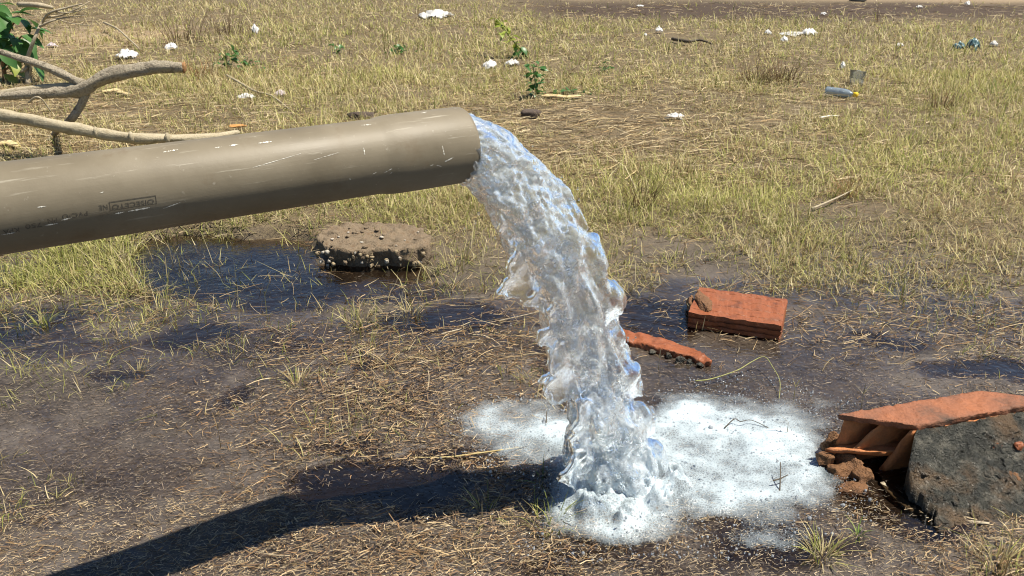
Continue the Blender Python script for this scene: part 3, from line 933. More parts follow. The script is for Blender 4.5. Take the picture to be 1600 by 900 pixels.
t.set(Base__Color=(.66, .78, .85), Roughness=0.25, Specular__IOR__Level=0.5, Alpha=al,
      Normal=t.bump(t.math('ADD', vo2.outputs['Distance'], t.noise(60, 4, .6, p)), 0.28, 0.003))
foam = mesh_np('foam', np.stack([FX, FY, FZ], -1).reshape(-1, 3)[used], [remap[quads]], t.m, smooth=True, extra={'dens': FD.ravel()[used]})
tag(foam, 'white froth spreading over the puddle where the stream lands', 'foam', kind='stuff')

# bubbles in and around the foam
nb_ = 26000
bx = rng.uniform(-0.25, 1.05, nb_); by = rng.uniform(1.5, 2.65, nb_)
bd = foam_d(bx, by)
keep = rng.random(nb_) < np.clip(0.24 * np.sqrt(bd) * (1.1 - bd) + 0.10 * (bd > 0.015) + 0.02 * np.exp(-((bx - .3) ** 2 + (by - 2) ** 2) / .25), 0, 1)
bx, by, bd = bx[keep], by[keep], bd[keep]
bz = np.interp(bd, [0, 1], [0.001, 0.02]) + 0.0
fi = np.clip(((bx + 0.25) / 0.005).astype(int), 0, FX.shape[1] - 1); fj = np.clip(((by - 1.5) / 0.005).astype(int), 0, FX.shape[0] - 1)
bz = np.where(bd > 0.04, FZ[fj, fi], np.maximum(ground_z(bx, by), 0.0005))
br = rng.gamma(2.0, .00060, len(bx)) + .0009
v, f = drop_mesh(np.stack([bx, by, bz], -1), br, 6, 3)
t = NT('bubble skin')
fr = t.add('ShaderNodeFresnel', IOR=1.5)
gl = t.add('ShaderNodeBsdfGlossy', Roughness=0.08); gl.inputs['Color'].default_value = (1, 1, 1, 1)
trn = t.add('ShaderNodeBsdfTransparent'); trn.inputs['Color'].default_value = (.93, .95, .96, 1)
wdif = t.add('ShaderNodeBsdfDiffuse'); wdif.inputs['Color'].default_value = (.88, .91, .92, 1)
m1 = t.add('ShaderNodeMixShader', Fac=0.30)
t.l(trn.outputs[0], m1.inputs[1]); t.l(wdif.outputs[0], m1.inputs[2])
m2 = t.add('ShaderNodeMixShader')
t.l(t.math('ADD', fr.outputs[0], 0.10, True), m2.inputs[0]); t.l(m1.outputs[0], m2.inputs[1]); t.l(gl.outputs[0], m2.inputs[2])
t.l(m2.outputs[0], t.out.inputs['Surface'])
tag(mesh_np('foam_bubbles', v, [f], t.m, smooth=True), 'tiny clear bubbles strewn through and around the foam', 'bubbles', kind='stuff')

# ================================================================== builders for the things lying about
def pn(v, scale, seed=0.0):
    return mnoise.noise_vector(Vector((v.x * scale + seed, v.y * scale - seed, v.z * scale + 2 * seed)))

def roughen(bm, amp, scale, seed=0.0, octv=3):
    for v in bm.verts:
        d = Vector((0, 0, 0)); a, s = amp, scale
        for k in range(octv):
            d += pn(v.co, s, seed + k) * a
            a *= 0.5; s *= 2.1
        v.co += d

def refine(bm, size):
    for _ in range(6):
        ed = [e for e in bm.edges if e.calc_length() > size]
        if not ed: break
        bmesh.ops.subdivide_edges(bm, edges=ed, cuts=1, use_grid_fill=True)
        bmesh.ops.triangulate(bm, faces=[f for f in bm.faces if len(f.verts) > 4])

def prism(top, bottom, size, amp, scale, seed=0.0):
    """solid between two rings of points (same count), finely divided and roughened"""
    bm = bmesh.new()
    a = [bm.verts.new(p) for p in top]; b = [bm.verts.new(p) for p in bottom]
    n = len(a)
    bm.faces.new(a); bm.faces.new(b[::-1])
    for k in range(n): bm.faces.new((a[k], b[k], b[(k + 1) % n], a[(k + 1) % n]))
    bmesh.ops.triangulate(bm, faces=bm.faces)
    refine(bm, size)
    roughen(bm, amp, scale, seed)
    return bm

def boulder(c, sx, sy, sz, rz=0.0, amp=0.25, seed=0.0, sub=3, cut=0.75):
    bm = bmesh.new()
    bmesh.ops.create_icosphere(bm, subdivisions=sub, radius=1.0)
    for v in bm.verts:
        d = v.co.copy()
        v.co = Vector([math.copysign(min(abs(q), cut), q) for q in d])
        v.co += pn(d, 1.1, seed) * amp + pn(d, 3.2, seed + 5) * amp * 0.35 + pn(d, 8, seed + 9) * amp * 0.12
    m = Matrix.Translation(c) @ Matrix.Rotation(rz, 4, 'Z') @ Matrix.Diagonal((sx, sy, sz, 1))
    bm.transform(m)
    return bm

def chunk_rock(c, sx, sy, sz, rz=0.0, seed=0, amp=.10, tilt=0.0):
    rs = random.Random(seed)
    bm = bmesh.new()
    for _ in range(15):
        d = Vector((rs.gauss(0, 1), rs.gauss(0, 1), rs.gauss(0, 1))).normalized() * rs.uniform(.85, 1.15)
        bm.verts.new(d)
    h = bmesh.ops.convex_hull(bm, input=bm.verts)
    bmesh.ops.delete(bm, geom=[v for v in bm.verts if not v.link_faces], context='VERTS')
    refine(bm, .28)
    roughen(bm, amp, 1.6, seed * .37, 4)
    bm.transform(Matrix.Translation(c) @ Matrix.Rotation(rz, 4, 'Z') @ Matrix.Rotation(tilt, 4, 'Y') @ Matrix.Diagonal((sx, sy, sz, 1)))
    return bm

def tube(pts, rads, seg=10, amp=0.0, seed=0.0, cap=True, flat=1.0):
    """swept tube through points, Catmull-Rom smoothed"""
    P_ = [Vector(p) for p in pts]
    sm, rd = [], []
    n = len(P_)
    for i in range(n - 1):
        p0, p1, p2, p3 = P_[max(i - 1, 0)], P_[i], P_[i + 1], P_[min(i + 2, n - 1)]
        for k in range(5):
            q = k / 5
            sm.append(0.5 * ((2 * p1) + (p2 - p0) * q + (2 * p0 - 5 * p1 + 4 * p2 - p3) * q * q + (3 * p1 - p0 - 3 * p2 + p3) * q ** 3))
            rd.append(rads[i] * (1 - q) + rads[i + 1] * q)
    sm.append(P_[-1]); rd.append(rads[-1])
    bm = bmesh.new()
    rings = []
    ref = Vector((0, 0, 1))
    for i, c_ in enumerate(sm):
        tg = (sm[min(i + 1, len(sm) - 1)] - sm[max(i - 1, 0)]).normalized()
        u = tg.cross(ref)
        if u.length < 0.05: u = tg.cross(Vector((1, 0, 0)))
        u.normalize(); w = u.cross(tg).normalized()
        ring_ = []
        for k in range(seg):
            a = 2 * math.pi * k / seg
            d = u * math.cos(a) + w * math.sin(a) * flat
            r = rd[i] * (1 + amp * mnoise.noise(Vector((c_.x * 9 + seed, c_.y * 9 + a, c_.z * 9))) + amp * .6 * mnoise.noise(Vector((c_.x * 40, a * 2 + seed, c_.z * 40))))
            ring_.append(bm.verts.new(c_ + d * r))
        rings.append(ring_)
    for a, b in zip(rings[:-1], rings[1:]):
        for k in range(seg): bm.faces.new((a[k], a[(k + 1) % seg], b[(k + 1) % seg], b[k]))
    if cap:
        bm.faces.new(rings[0][::-1]); bm.faces.new(rings[-1])
    return bm

def on_ground(px, py, dz=0.0):
    g = G(px, py)
    for _ in range(2):
        g = G(px, py, gz(g.x, g.y))
    return Vector((g.x, g.y, g.z + dz))

def px_size(px, py):
    g = on_ground(px, py)
    return (g.y * _ct + (CAM_H - g.z) * _st) / FPX      # metres per survey pixel there

M_CLAY = rough_mat('orange fired clay', (.34, .125, .045), (.50, .195, .070), (.36, .15, .07), 13, 0.75, 0.6, 0.004, 0.3, 140)
M_CLAYW = rough_mat('wet red clay', (.12, .042, .020), (.29, .088, .031), (.20, .072, .033), 15, 0.5, 0.5, 0.004, 0.4, 150)
M_MUDCL = rough_mat('brown clay mud', (.10, .052, .027), (.21, .105, .048), (.15, .080, .040), 26, 0.6, 1.0, 0.008, 0.25, 150)
t = NT('dark mossy mortar')
p = t.obj()
n1, n2, n3 = t.noise(24, 6, .65, p), t.noise(160, 4, .6, p), t.noise(7, 4, .6, p)
col = t.ramp(n1, [(.34, (.012, .013, .010)), (.52, (.050, .050, .040)), (.70, (.16, .15, .12))])
col = t.mix(t.ramp(n3, [(.50, 0.0), (.64, .75)]), col, (.15, .095, .05))
col = t.mix(.4, col, t.ramp(n2, [(.25, .25), (.75, 1.0)]), 'MULTIPLY')
t.set(Base__Color=col, Roughness=.34, Normal=t.bump(t.math('ADD', n1, n2), 1.0, .012), Specular__IOR__Level=.45)
M_CRUST = t.m
M_TOPW = rough_mat('weathered red clay face', (.085, .058, .042), (.26, .105, .055), (.34, .125, .055), 9, 0.7, 0.8, 0.006, 0.3, 110)
M_CONC = rough_mat('weathered concrete', (.13, .098, .062), (.24, .185, .125), (.18, .12, .07), 34, 0.9, 1.0, 0.008, 0.2, 170)
M_PEB = rough_mat('pale pebble', (.34, .31, .25), (.46, .42, .35), (.30, .24, .17), 30, 0.6, 0.3, 0.003, 0.35, 120)
M_PEB2 = rough_mat('ochre pebble', (.22, .17, .10), (.32, .25, .15), (.16, .12, .08), 30, 0.6, 0.3, 0.003, 0.35, 120)
M_BARK = rough_mat('grey bark', (.17, .14, .10), (.46, .40, .30), (.30, .255, .185), 30, 0.9, 1.0, 0.014, 0.15, 130)
M_BARK2 = rough_mat('pale bark', (.30, .25, .16), (.46, .40, .28), (.36, .30, .20), 20, 0.85, 0.8, 0.006, 0.2, 120)
M_HEART = rough_mat('broken wood', (.40, .20, .08), (.30, .16, .07), (.46, .28, .13), 60, 0.9, 0.8, 0.004)
M_TWIG = rough_mat('dry twig', (.30, .25, .17), (.44, .38, .27), (.24, .19, .12), 40, 0.9, 0.5, 0.003)
M_DTWIG = rough_mat('dark wet stalk', (.05, .04, .03), (.10, .08, .055), (.04, .03, .02), 40, 0.7, 0.5, 0.003)
M_GREENST = rough_mat('green stem', (.20, .22, .07), (.30, .30, .11), (.26, .22, .10), 40, 0.6, 0.3, 0.003)
M_POD = rough_mat('dry seed pod', (.50, .37, .17), (.62, .50, .27), (.34, .20, .09), 26, 0.7, 0.4, 0.004, 0.3, 60)
M_STONE = rough_mat('dark brown stone', (.05, .035, .026), (.10, .075, .058), (.07, .05, .04), 20, 0.8, 0.8, 0.006)

# ---------------------------------------------------------------- concrete chunk with pebbles
ZT = 0.075
chunk = tag(empty('concrete_chunk', on_ground(582, 405)), 'rough concrete chunk studded with pebbles, sitting in the puddle under the pipe', 'concrete chunk')
top = [(494, 372), (505, 357), (532, 349), (575, 347), (625, 350), (660, 357), (674, 372), (668, 388), (640, 391), (602, 390), (560, 392), (520, 389)]
cc = G(585, 372, ZT)
tp = [G(a, b, ZT + random.uniform(-.006, .004)) for a, b in top]
bt = [Vector((p.x + (p.x - cc.x) * -.02, p.y + (p.y - cc.y) * -.05, -0.05)) for p in tp]
bm = prism(tp, bt, 0.022, 0.016, 22, 3.0)
under(bm_obj('concrete_body', bm, M_CONC), chunk)
for k in range(46):
    q = random.random()
    px = 496 + 172 * q; py = 391 + random.uniform(2, 26)
    front = min(tp[7:12], key=lambda v: abs(v.x - G(px, 390, ZT).x))
    pt = P(px, py, front.y - 0.004)
    if pt.z < -0.005: continue
    r = random.choice([.005, .006, .007, .009, .012, .014])
    under(bm_obj('pebble', boulder(pt, r * random.uniform(.8, 1.3), r * .8, r * random.uniform(.7, 1.1), random.random() * 3, .35, k * 1.7, 2, .75), random.choice((M_PEB, M_PEB2, M_PEB2, M_CONC)), smooth=k % 2 == 0), chunk)
for k in range(26):
    px, py = random.uniform(510, 655), random.uniform(354, 386)
    pt = G(px, py, ZT + .001)
    r = random.choice([.005, .006, .008, .010])
    under(bm_obj('pebble', boulder(pt, r * 1.2, r, r * .5, random.random() * 3, .25, 80 + k * 1.3, 2, .85), M_CONC if k % 3 else M_PEB), chunk)

# ---------------------------------------------------------------- red brick with grooves
def brick_frame(pl_near, pr_near, pl_far, z):
    a, b, c_ = G(*pl_near, z), G(*pr_near, z), G(*pl_far, z)
    X = b - a; Y = c_ - a
    Yp = Y - X.normalized() * Y.dot(X.normalized())
    return a, X, Yp
a, X, Y = brick_frame((1076, 488), (1221, 509), (1088, 448), .060)
br = tag(empty('clay_brick', on_ground(1150, 515)), 'red clay brick half sunk in the puddle with a mud lump on one end', 'brick')
lx, ly = X.length, Y.length
xh, yh = X.normalized(), Y.normalized()
def bp(u, v, z): return a + xh * u + yh * v + Vector((0, 0, z))
# grooved section extruded along the length
sec = [(0, 0)]
ng = 4
for k in range(ng):
    y0 = -0.002 - 0.085 * k / ng
    sec += [(0, y0 - .012), (.006, y0 - .014), (.006, y0 - .019), (0, y0 - .021)]
sec += [(0, -.12), (ly, -.12)]
for k in range(5):
    y0 = -.11 + .1 * k / 5
    sec += [(ly, y0), (ly - .004, y0 + .003), (ly - .004, y0 + .006), (ly, y0 + .008)]
sec += [(ly, 0)]
for k in range(4):
    y1 = ly * (1 - (k + .5) / 4.2)
    sec += [(y1 + .004, 0), (y1 + .002, -.0016), (y1 - .002, -.0016), (y1 - .004, 0)]
bm = bmesh.new()
rings = []
NS = 26
for i in range(NS + 1):
    u = lx * i / NS
    rings.append([bm.verts.new(bp(u + .006 * mnoise.noise(Vector((v * 30, z * 30, i))) * (i in (0, NS)), v, z)) for v, z in sec])
for r0, r1 in zip(rings[:-1], rings[1:]):
    for k in range(len(sec)): bm.faces.new((r0[k], r0[(k + 1) % len(sec)], r1[(k + 1) % len(sec)], r1[k]))
bm.faces.new(rings[0]); bm.faces.new(rings[-1][::-1])
roughen(bm, .0038, 30, 2.0, 4)
under(bm_obj('brick_body', bm, M_CLAYW, smooth=False), br)
under(bm_obj('mud_lump', chunk_rock(bp(lx * .10, ly * .45, .000), lx * .13, ly * .40, .022, -.1, 4, .16), M_MUDCL, smooth=False), br)
under(bm_obj('mud_lump', chunk_rock(bp(-.004, ly * .45, -.035), .020, ly * .46, .040, -.1, 6, .16), M_MUDCL, smooth=False), br)

# ---------------------------------------------------------------- broken tile strip behind the stream
sh_ = tag(empty('clay_shard', on_ground(1045, 550)), 'long narrow orange clay shard lying in the mud beside the falling water', 'brick shard')
tpts = [(955, 512), (1000, 519), (1040, 530), (1075, 541), (1100, 552), (1112, 562), (1098, 567), (1078, 556), (1035, 545), (1000, 536), (960, 530)]
tp = [G(p_[0], p_[1], .018 + .005 * math.sin(k * 1.7)) for k, p_ in enumerate(tpts)]
bt = [Vector((p.x, p.y, -.02)) for p in tp]
under(bm_obj('shard_body', prism(tp, bt, .012, .006, 40, 8.0), M_CLAYW), sh_)
for k, (px, py, r) in enumerate([(1062, 562, .016), (1078, 566, .014), (1045, 556, .012), (1094, 570, .010), (1020, 549, .011)]):
    under(bm_obj('mortar_crumb', chunk_rock(G(px, py, .006), r * 1.4, r, r * .8, k, 20 + k, .15), M_CRUST, smooth=False), sh_)

# ---------------------------------------------------------------- broken hollow block at the right edge
ZB = 0.155
Bc, Ac, Cc = G(1432, 664, ZB), G(1312, 648, ZB), G(1600, 634, ZB)
X = (Cc - Bc); X.z = 0; xh = X.normalized()
Wv_ = (Ac - Bc); Wv_.z = 0
wl = Wv_.length
BL = 0.46
blk = tag(empty('hollow_block', Vector((Bc.x, Bc.y, 0))), 'broken hollow clay block with open cells and dark mortar on its near side', 'hollow block')
def hb(x, w, z): return Bc + xh * x + Wv_ * w + Vector((0, 0, z - ZB))
def bar(name, sec_, x0, x1, mat, seed, size=.02, amp=.004, scale=45):
    """clay web: section in (w,z), x0 may be a list (broken edge per corner)"""
    xs0 = x0 if isinstance(x0, (list, tuple)) else [x0] * len(sec_)
    bm = prism([hb(xs0[k], w, z) for k, (w, z) in enumerate(sec_)], [hb(x1, w, z) for (w, z) in sec_], size, amp, scale, seed)
    return under(bm_obj(name, bm, mat), blk)
bar('top_wall', [(0, ZB), (1.02, ZB), (1.02, ZB - .017), (0, ZB - .017)], [0, -.004, .004, .004], BL, M_TOPW, 1.0, .013)
bar('near_wall', [(.0, ZB - .018), (.085, ZB - .018), (.40, .002), (.31, -.01)], [.002, .004, .006, .004], BL, M_CLAY, 2.0)
bar('far_wall', [(.93, ZB - .018), (1.02, ZB - .018), (1.02, -.04), (.93, -.04)], [.03, .02, -.01, 0.0], BL, M_CLAY, 3.0)
bar('middle_shelf', [(.24, .066), (.92, .062), (.92, .050), (.27, .052)], [-.020, -.050, -.045, -.015], BL, M_CLAY, 4.0)
bar('inner_web', [(.52, ZB - .018), (.59, ZB - .018), (.66, .060), (.60, .060)], [.030, .030, -.030, -.030], BL, M_CLAY, 5.0)
bar('bottom_wall', [(.3, -.012), (1.0, -.012), (1.0, -.035), (.3, -.035)], .02, BL, M_CLAYW, 6.0)
def fused(parts, voxel, mat, amp, parent, name):
    bm = bmesh.new()
    for q in parts:
        me = bpy.data.meshes.new('tmp'); q.to_mesh(me); q.free(); bm.from_mesh(me); bpy.data.meshes.remove(me)
    o = bm_obj('tmp_fused', bm, mat)
    md_ = o.modifiers.new('r', 'REMESH'); md_.mode = 'VOXEL'; md_.voxel_size = voxel
    dg = bpy.context.evaluated_depsgraph_get()
    me = bpy.data.meshes.new_from_object(o.evaluated_get(dg))
    bpy.data.objects.remove(o)
    bm = bmesh.new(); bm.from_mesh(me); bpy.data.meshes.remove(me)
    bmesh.ops.smooth_vert(bm, verts=bm.verts, factor=.5, use_axis_x=True, use_axis_y=True, use_axis_z=True)
    roughen(bm, amp, 40, 3.3, 4)
    return under(bm_obj(name, bm, mat), parent)
rocks = [chunk_rock(G(px, py, zc), sx, sy, sz, rz, 31 + k, .12, tl) for k, (px, py, zc, sx, sy, sz, rz, tl) in enumerate([
    (1300, 692, .040, .040, .030, .050, -.5, .35), (1322, 716, .026, .046, .030, .036, -.7, .35), (1346, 742, .010, .034, .028, .036, -.4, .2),
    (1312, 738, .004, .048, .034, .030, .2, .1), (1334, 766, -.006, .055, .026, .024, .1, 0)])]
fused(rocks, .0055, M_MUDCL, .006, blk, 'mud_mass')
under(bm_obj('clay_lump', chunk_rock(G(1286, 716, .028), .030, .028, .034, .3, 52, .14, .1), M_MUDCL, smooth=False), blk)
# mortar crust: a bank sloping from the block's upper edge down to the mud
NI, NJ = 130, 64
out = -Wv_.normalized()
out = (out - xh * out.dot(xh)).normalized()
gv, gf = [], []
for j in range(NJ + 1):
    q = j / NJ
    for i in range(NI + 1):
        x = -0.085 * q ** 0.8 + 0.002 + (BL + .06) * i / NI
        z = (ZB - .016) * (1 - q) ** 1.15 * (1 - .25 * math.sin(math.pi * q)) - .012 * q
        b = hb(x, 0, z) - Wv_ * (-.31 * 0) + out * (0.25 * q ** 0.9)
        b = b + Wv_ * (.16 * math.sin(math.pi * min(q * 1.6, 1)) * max(0, 1 - i / 10))
        f_ = math.sin(math.pi * min(q * 4, 1) / 2)
        b = b + (pn(b, 10, 3) * .018 + pn(b, 30, 4) * .008 + pn(b, 75, 6) * .006 + pn(b, 160, 7) * .005) * (0.22 + .78 * f_)
        gv.append(b)
nv0 = len(gv)
for j in range(NJ + 1):
    for i in range(NI + 1):
        b = gv[j * (NI + 1) + i].copy(); b.z = -.05
        gv.append(b)
W1 = NI + 1
for j in range(NJ):
    for i in range(NI):
        a_i = j * W1 + i
        gf.append((a_i, a_i + 1, a_i + 1 + W1, a_i + W1))
        gf.append((nv0 + a_i, nv0 + a_i + W1, nv0 + a_i + 1 + W1, nv0 + a_i + 1))
for i in range(NI):
    gf.append((i, nv0 + i, nv0 + i + 1, i + 1)); k = NJ * W1 + i
    gf.append((k, k + 1, nv0 + k + 1, nv0 + k))
for j in range(NJ):
    k = j * W1
    gf.append((k, k + W1, nv0 + k + W1, nv0 + k)); k += NI
    gf.append((k, nv0 + k, nv0 + k + W1, k + W1))
me = bpy.data.meshes.new('mortar_crust'); me.from_pydata([tuple(v) for v in gv], [], gf); me.update()
for p in me.polygons: p.use_smooth = True
me.materials.append(M_CRUST)
under(link(bpy.data.objects.new('mortar_crust', me)), blk)
for k, (px, py, zc, sx, sy) in enumerate([(1555, 700, .080, .020, .012), (1592, 697, .085, .014, .012), (1570, 745, .036, .050, .030), (1478, 775, .020, .045, .020)]):
    under(bm_obj('clay_fragment', chunk_rock(G(px, py, zc), sx, sy, .013, .2, 60 + k, .15), M_CLAYW if k < 2 else M_MUDCL, smooth=False), blk)
o = bm_obj('bark_strip', tube([on_ground(1376, 764, .02), on_ground(1398, 782, .014), on_ground(1432, 806, .012), on_ground(1478, 816, .010), on_ground(1545, 822, .008)], [.008, .012, .014, .010, .004], 8, .2, 3, True, .4), M_TWIG)
tag(o, 'long curled strip of dry bark lying along the foot of the mortar bank', 'bark')

# ---------------------------------------------------------------- branches
def branch_pts(lst): return [P(px, py, y) for px, py, y in lst]
fb = tag(empty('forked_branch', on_ground(75, 222)), 'thick grey forked branch with a broken tip, propped above the grass', 'branch')
BY = 5.0
under(bm_obj('main_limb', tube(branch_pts([(-120, 178, BY - .1), (-40, 156, BY), (20, 149, BY), (75, 146, BY), (125, 140, BY), (160, 123, BY), (210, 110, BY), (250, 105, BY), (287, 105, BY)]),
                               [.021, .021, .023, .027, .037, .037, .036, .034, .029], 16, .42, 1.0), M_BARK), fb)
under(bm_obj('broken_end', boulder(P(287, 105, BY), .012, .028, .033, 0, .4, 3.0, 2, .9), M_HEART), fb)
under(bm_obj('side_limb', tube(branch_pts([(-130, 50, BY + .3), (-60, 66, BY + .2), (0, 81, BY + .12), (50, 97, BY + .08), (95, 114, BY + .03), (130, 132, BY)]), [.015, .016, .018, .019, .021, .027], 14, .40, 2.0), M_BARK), fb)
g = on_ground(70, 222)
under(bm_obj('prop_limb', tube([P(136, 140, BY), P(126, 165, BY), P(108, 190, BY + .02), P(88, 205, g.y + .04), g + Vector((0, 0, -.03))], [.026, .022, .022, .020, .016], 10, .15, 3.0), M_BARK), fb)
under(bm_obj('lower_limb', tube(branch_pts([(-120, 172, BY + .05), (-30, 153, BY + .06), (40, 141, BY + .06), (90, 136, BY + .04), (128, 136, BY)]), [.020, .021, .022, .022, .024], 10, .15, 4.0), M_BARK2), fb)
under(bm_obj('twig', tube(branch_pts([(45, 160, BY - .05), (56, 152, BY - .08), (66, 156, BY - .08), (80, 175, BY - .05)]), [.006, .006, .005, .003], 6, .1, 5.0), M_TWIG), fb)
lb = tag(empty('fallen_branch', on_ground(240, 222)), 'long pale smooth branch lying on the ground right behind the pipe', 'branch')
under(bm_obj('limb', tube([P(-140, 150, 5.2), P(-60, 166, 5.0), P(0, 179, 4.9), P(60, 190, 4.85), P(120, 202, 4.85), P(190, 214, 4.85), P(260, 217, 4.9), P(330, 214, 5.0), P(372, 207, 5.15)],
                          [.030, .031, .032, .033, .033, .031, .027, .022, .016], 16, .34, 7.0), M_BARK2), lb)
for k, (px, py, y) in enumerate([(262, 216, 4.9), (205, 214, 4.85), (150, 207, 4.85)]):
    under(bm_obj('knot', boulder(P(px, py, y - .02), .014, .02, .034, .1, .2, 9 + k, 2, .9), M_BARK2), lb)
# dead brushwood behind, thin and bleached
bw = tag(empty('dead_brushwood', on_ground(48, 128)), 'thin bleached dead shrub stem with bare twigs behind the forked branch', 'dead shrub')
g = on_ground(45, 132)
yb = g.y
for pts, rads in ([[(45, 132), (43, 105), (44, 88), (55, 58), (66, 34), (80, 19), (105, 12), (128, 6)], [.030, .022, .016, .013, .012, .010, .008, .005]],
                  [[(43, 105), (34, 112), (28, 108)], [.014, .010, .006]], [[(62, 42), (80, 33), (100, 28), (135, 24)], [.010, .008, .006, .003]], [[(70, 28), (95, 24), (120, 14), (140, 2)], [.009, .007, .005, .003]],
                  [[(85, 18), (110, 20), (138, 12)], [.007, .005, .003]], [[(30, 7), (60, 8), (82, 12)], [.022, .020, .014]], [[(90, 30), (110, 36), (140, 40)], [.005, .004, .003]], [[(44, 130), (48, 108), (46, 92)], [.012, .010, .008]]):
    under(bm_obj('twig', tube([P(px, py, yb + .05 * random.uniform(-1, 1)) for px, py in pts], rads, 7, .15, random.random() * 9), M_TWIG), bw)

def stick(name, pts, rad, mat, label, cat, group=None, lift=.006):
    q = [on_ground(px, py, lift + h) for px, py, h in pts]
    return tag(bm_obj(name, tube(q, [rad * (1 - .5 * k / (len(q) - 1)) for k in range(len(q))], 7, .2, random.random() * 9), mat), label, cat, group)
stick('dry_stick', [(354, 122, .02), (375, 136, .03), (400, 148, .02), (425, 155, .02), (452, 172, .0)], .011, M_TWIG, 'thin dry stick lying in the grass above the middle of the pipe', 'stick')
stick('dry_stick', [(165, 50, .10), (185, 60, .10), (200, 68, .06), (217, 79, .02)], .012, M_TWIG, 'short bent stick ending at the white scrap near the forked branch', 'stick')
stick('dry_stick', [(1268, 331, .01), (1300, 320, .02), (1330, 308, .03)], .006, M_TWIG, 'straight pale stick on the mud between the bottle and the red brick', 'stick')
stick('dry_stick', [(1280, 190, .02), (1297, 187, .02), (1310, 187, .02)], .007, NT('bleached splinter').set(Base__Color=(.72, .68, .58), Roughness=.7).m, 'short whitish splinter in the grass just below the yellow capped bottle', 'stick')
stick('dark_stick', [(1050, 66, .03), (1075, 72, .04), (1092, 71, .05), (1112, 74, .03)], .018, M_DTWIG, 'dark rotten stick lying in the far grass right of centre', 'stick')
stick('dry_stick', [(690, 526, .004), (743, 514, .008), (800, 503, .01), (850, 492, .012)], .003, M_TWIG, 'long thin straw stalk across the mud left of the stream', 'stalk')
stick('dry_stick', [(640, 720, .004), (700, 722, .01), (760, 716, .014), (815, 706, .01)], .0034, rough_mat('yellow stalk', (.42, .33, .14), (.52, .42, .20), (.34, .25, .10), 30, .7, .3, .002), 'yellow straw stalk across the dark pool left of the foam', 'stalk')
stick('dark_stick', [(1205, 772, .03), (1216, 769, .03), (1228, 765, .034)], .0022, M_DTWIG, 'small dark twig lying on the right half of the foam', 'twig', None, .012)
stick('dark_stick', [(1217, 784, .006), (1216, 768, .04), (1215, 755, .06)], .0020, M_DTWIG, 'short dark stalk standing upright in the foam near the broken block', 'twig')
stick('dark_stick', [(1130, 684, .02), (1145, 676, .034), (1155, 678, .03), (1172, 676, .03), (1200, 684, .02)], .0018, M_DTWIG, 'thin bent dark stalk lying across the white foam', 'twig', None, .012)
stick('dark_stick', [(852, 690, .004), (853, 678, .02), (854, 664, .04)], .0022, M_DTWIG, 'tiny dark stalk poking up from the foam left of the stream', 'twig')
stick('runner_stem', [(1086, 602, .01), (1110, 600, .012), (1150, 590, .02), (1172, 581, .03), (1192, 577, .04), (1206, 590, .03), (1217, 607, .02), (1217, 626, .0)], .0022, M_GREENST, 'arching pale green runner stem rising behind the foam', 'grass runner')
o = tag(bm_obj('clay_flake', boulder(on_ground(743, 513, .012), .018, .006, .004, .3, .2, 3, 2, .8), M_CLAY), 'tiny orange clay flake lying on a straw stalk', 'clay flake')

# ---------------------------------------------------------------- seed pods, stones, leaf
def pod(pts, rad, mat, label, group):
    q = [on_ground(px, py, .02) for px, py in pts]
    n = 13
    pp, rr_ = [], []
    for k in range(n):
        s_ = k / (n - 1)
        i = min(int(s_ * (len(q) - 1)), len(q) - 2); f_ = s_ * (len(q) - 1) - i
        pp.append(q[i].lerp(q[i + 1], f_))
        rr_.append(rad * (0.30 + 0.70 * math.sin(math.pi * min(max(s_, .03), .97)) ** .5) * (1 + .16 * math.cos(s_ * 2 * math.pi * 4)))
    return tag(bm_obj('seed_pod', tube(pp, rr_, 9, .1, 2, True, .45), mat), label, 'seed pod', group)
pod([(838, 154), (860, 154), (885, 156), (907, 154)], .030, M_POD, 'flat yellow seed pod with dark seed marks beside the leaning green weed', 'seed pods')
pod([(160, 147), (180, 145), (200, 151)], .030, M_POD, 'curled tan seed pod under the broken branch tip', 'seed pods')
pod([(-4, 231), (14, 228), (30, 234)], .030, M_POD, 'pale seed pod on the ground at the left edge under the branches', 'seed pods')
tag(bm_obj('dark_stone', boulder(on_ground(829, 185, .03), .085, .05, .04, .1, .3, 5, 3, .8), M_STONE), 'dark brown flat stone in the straw right of the pipe mouth', 'stone')
tag(bm_obj('dead_leaf', boulder(on_ground(372, 204, .03), .055, .03, .010, .2, .5, 8, 3, .9), rough_mat('orange dead leaf', (.45, .20, .06), (.55, .28, .09), (.36, .17, .06), 30, .8, .5, .004)), 'curled orange dead leaf at the end of the pale branch', 'leaf')
tag(bm_obj('dark_clod', boulder(on_ground(566, 184, .01), .10, .07, .035, .1, .5, 15, 3, .9), M_STONE), 'dark clod of burnt soil just behind the top of the pipe', 'soil clod')

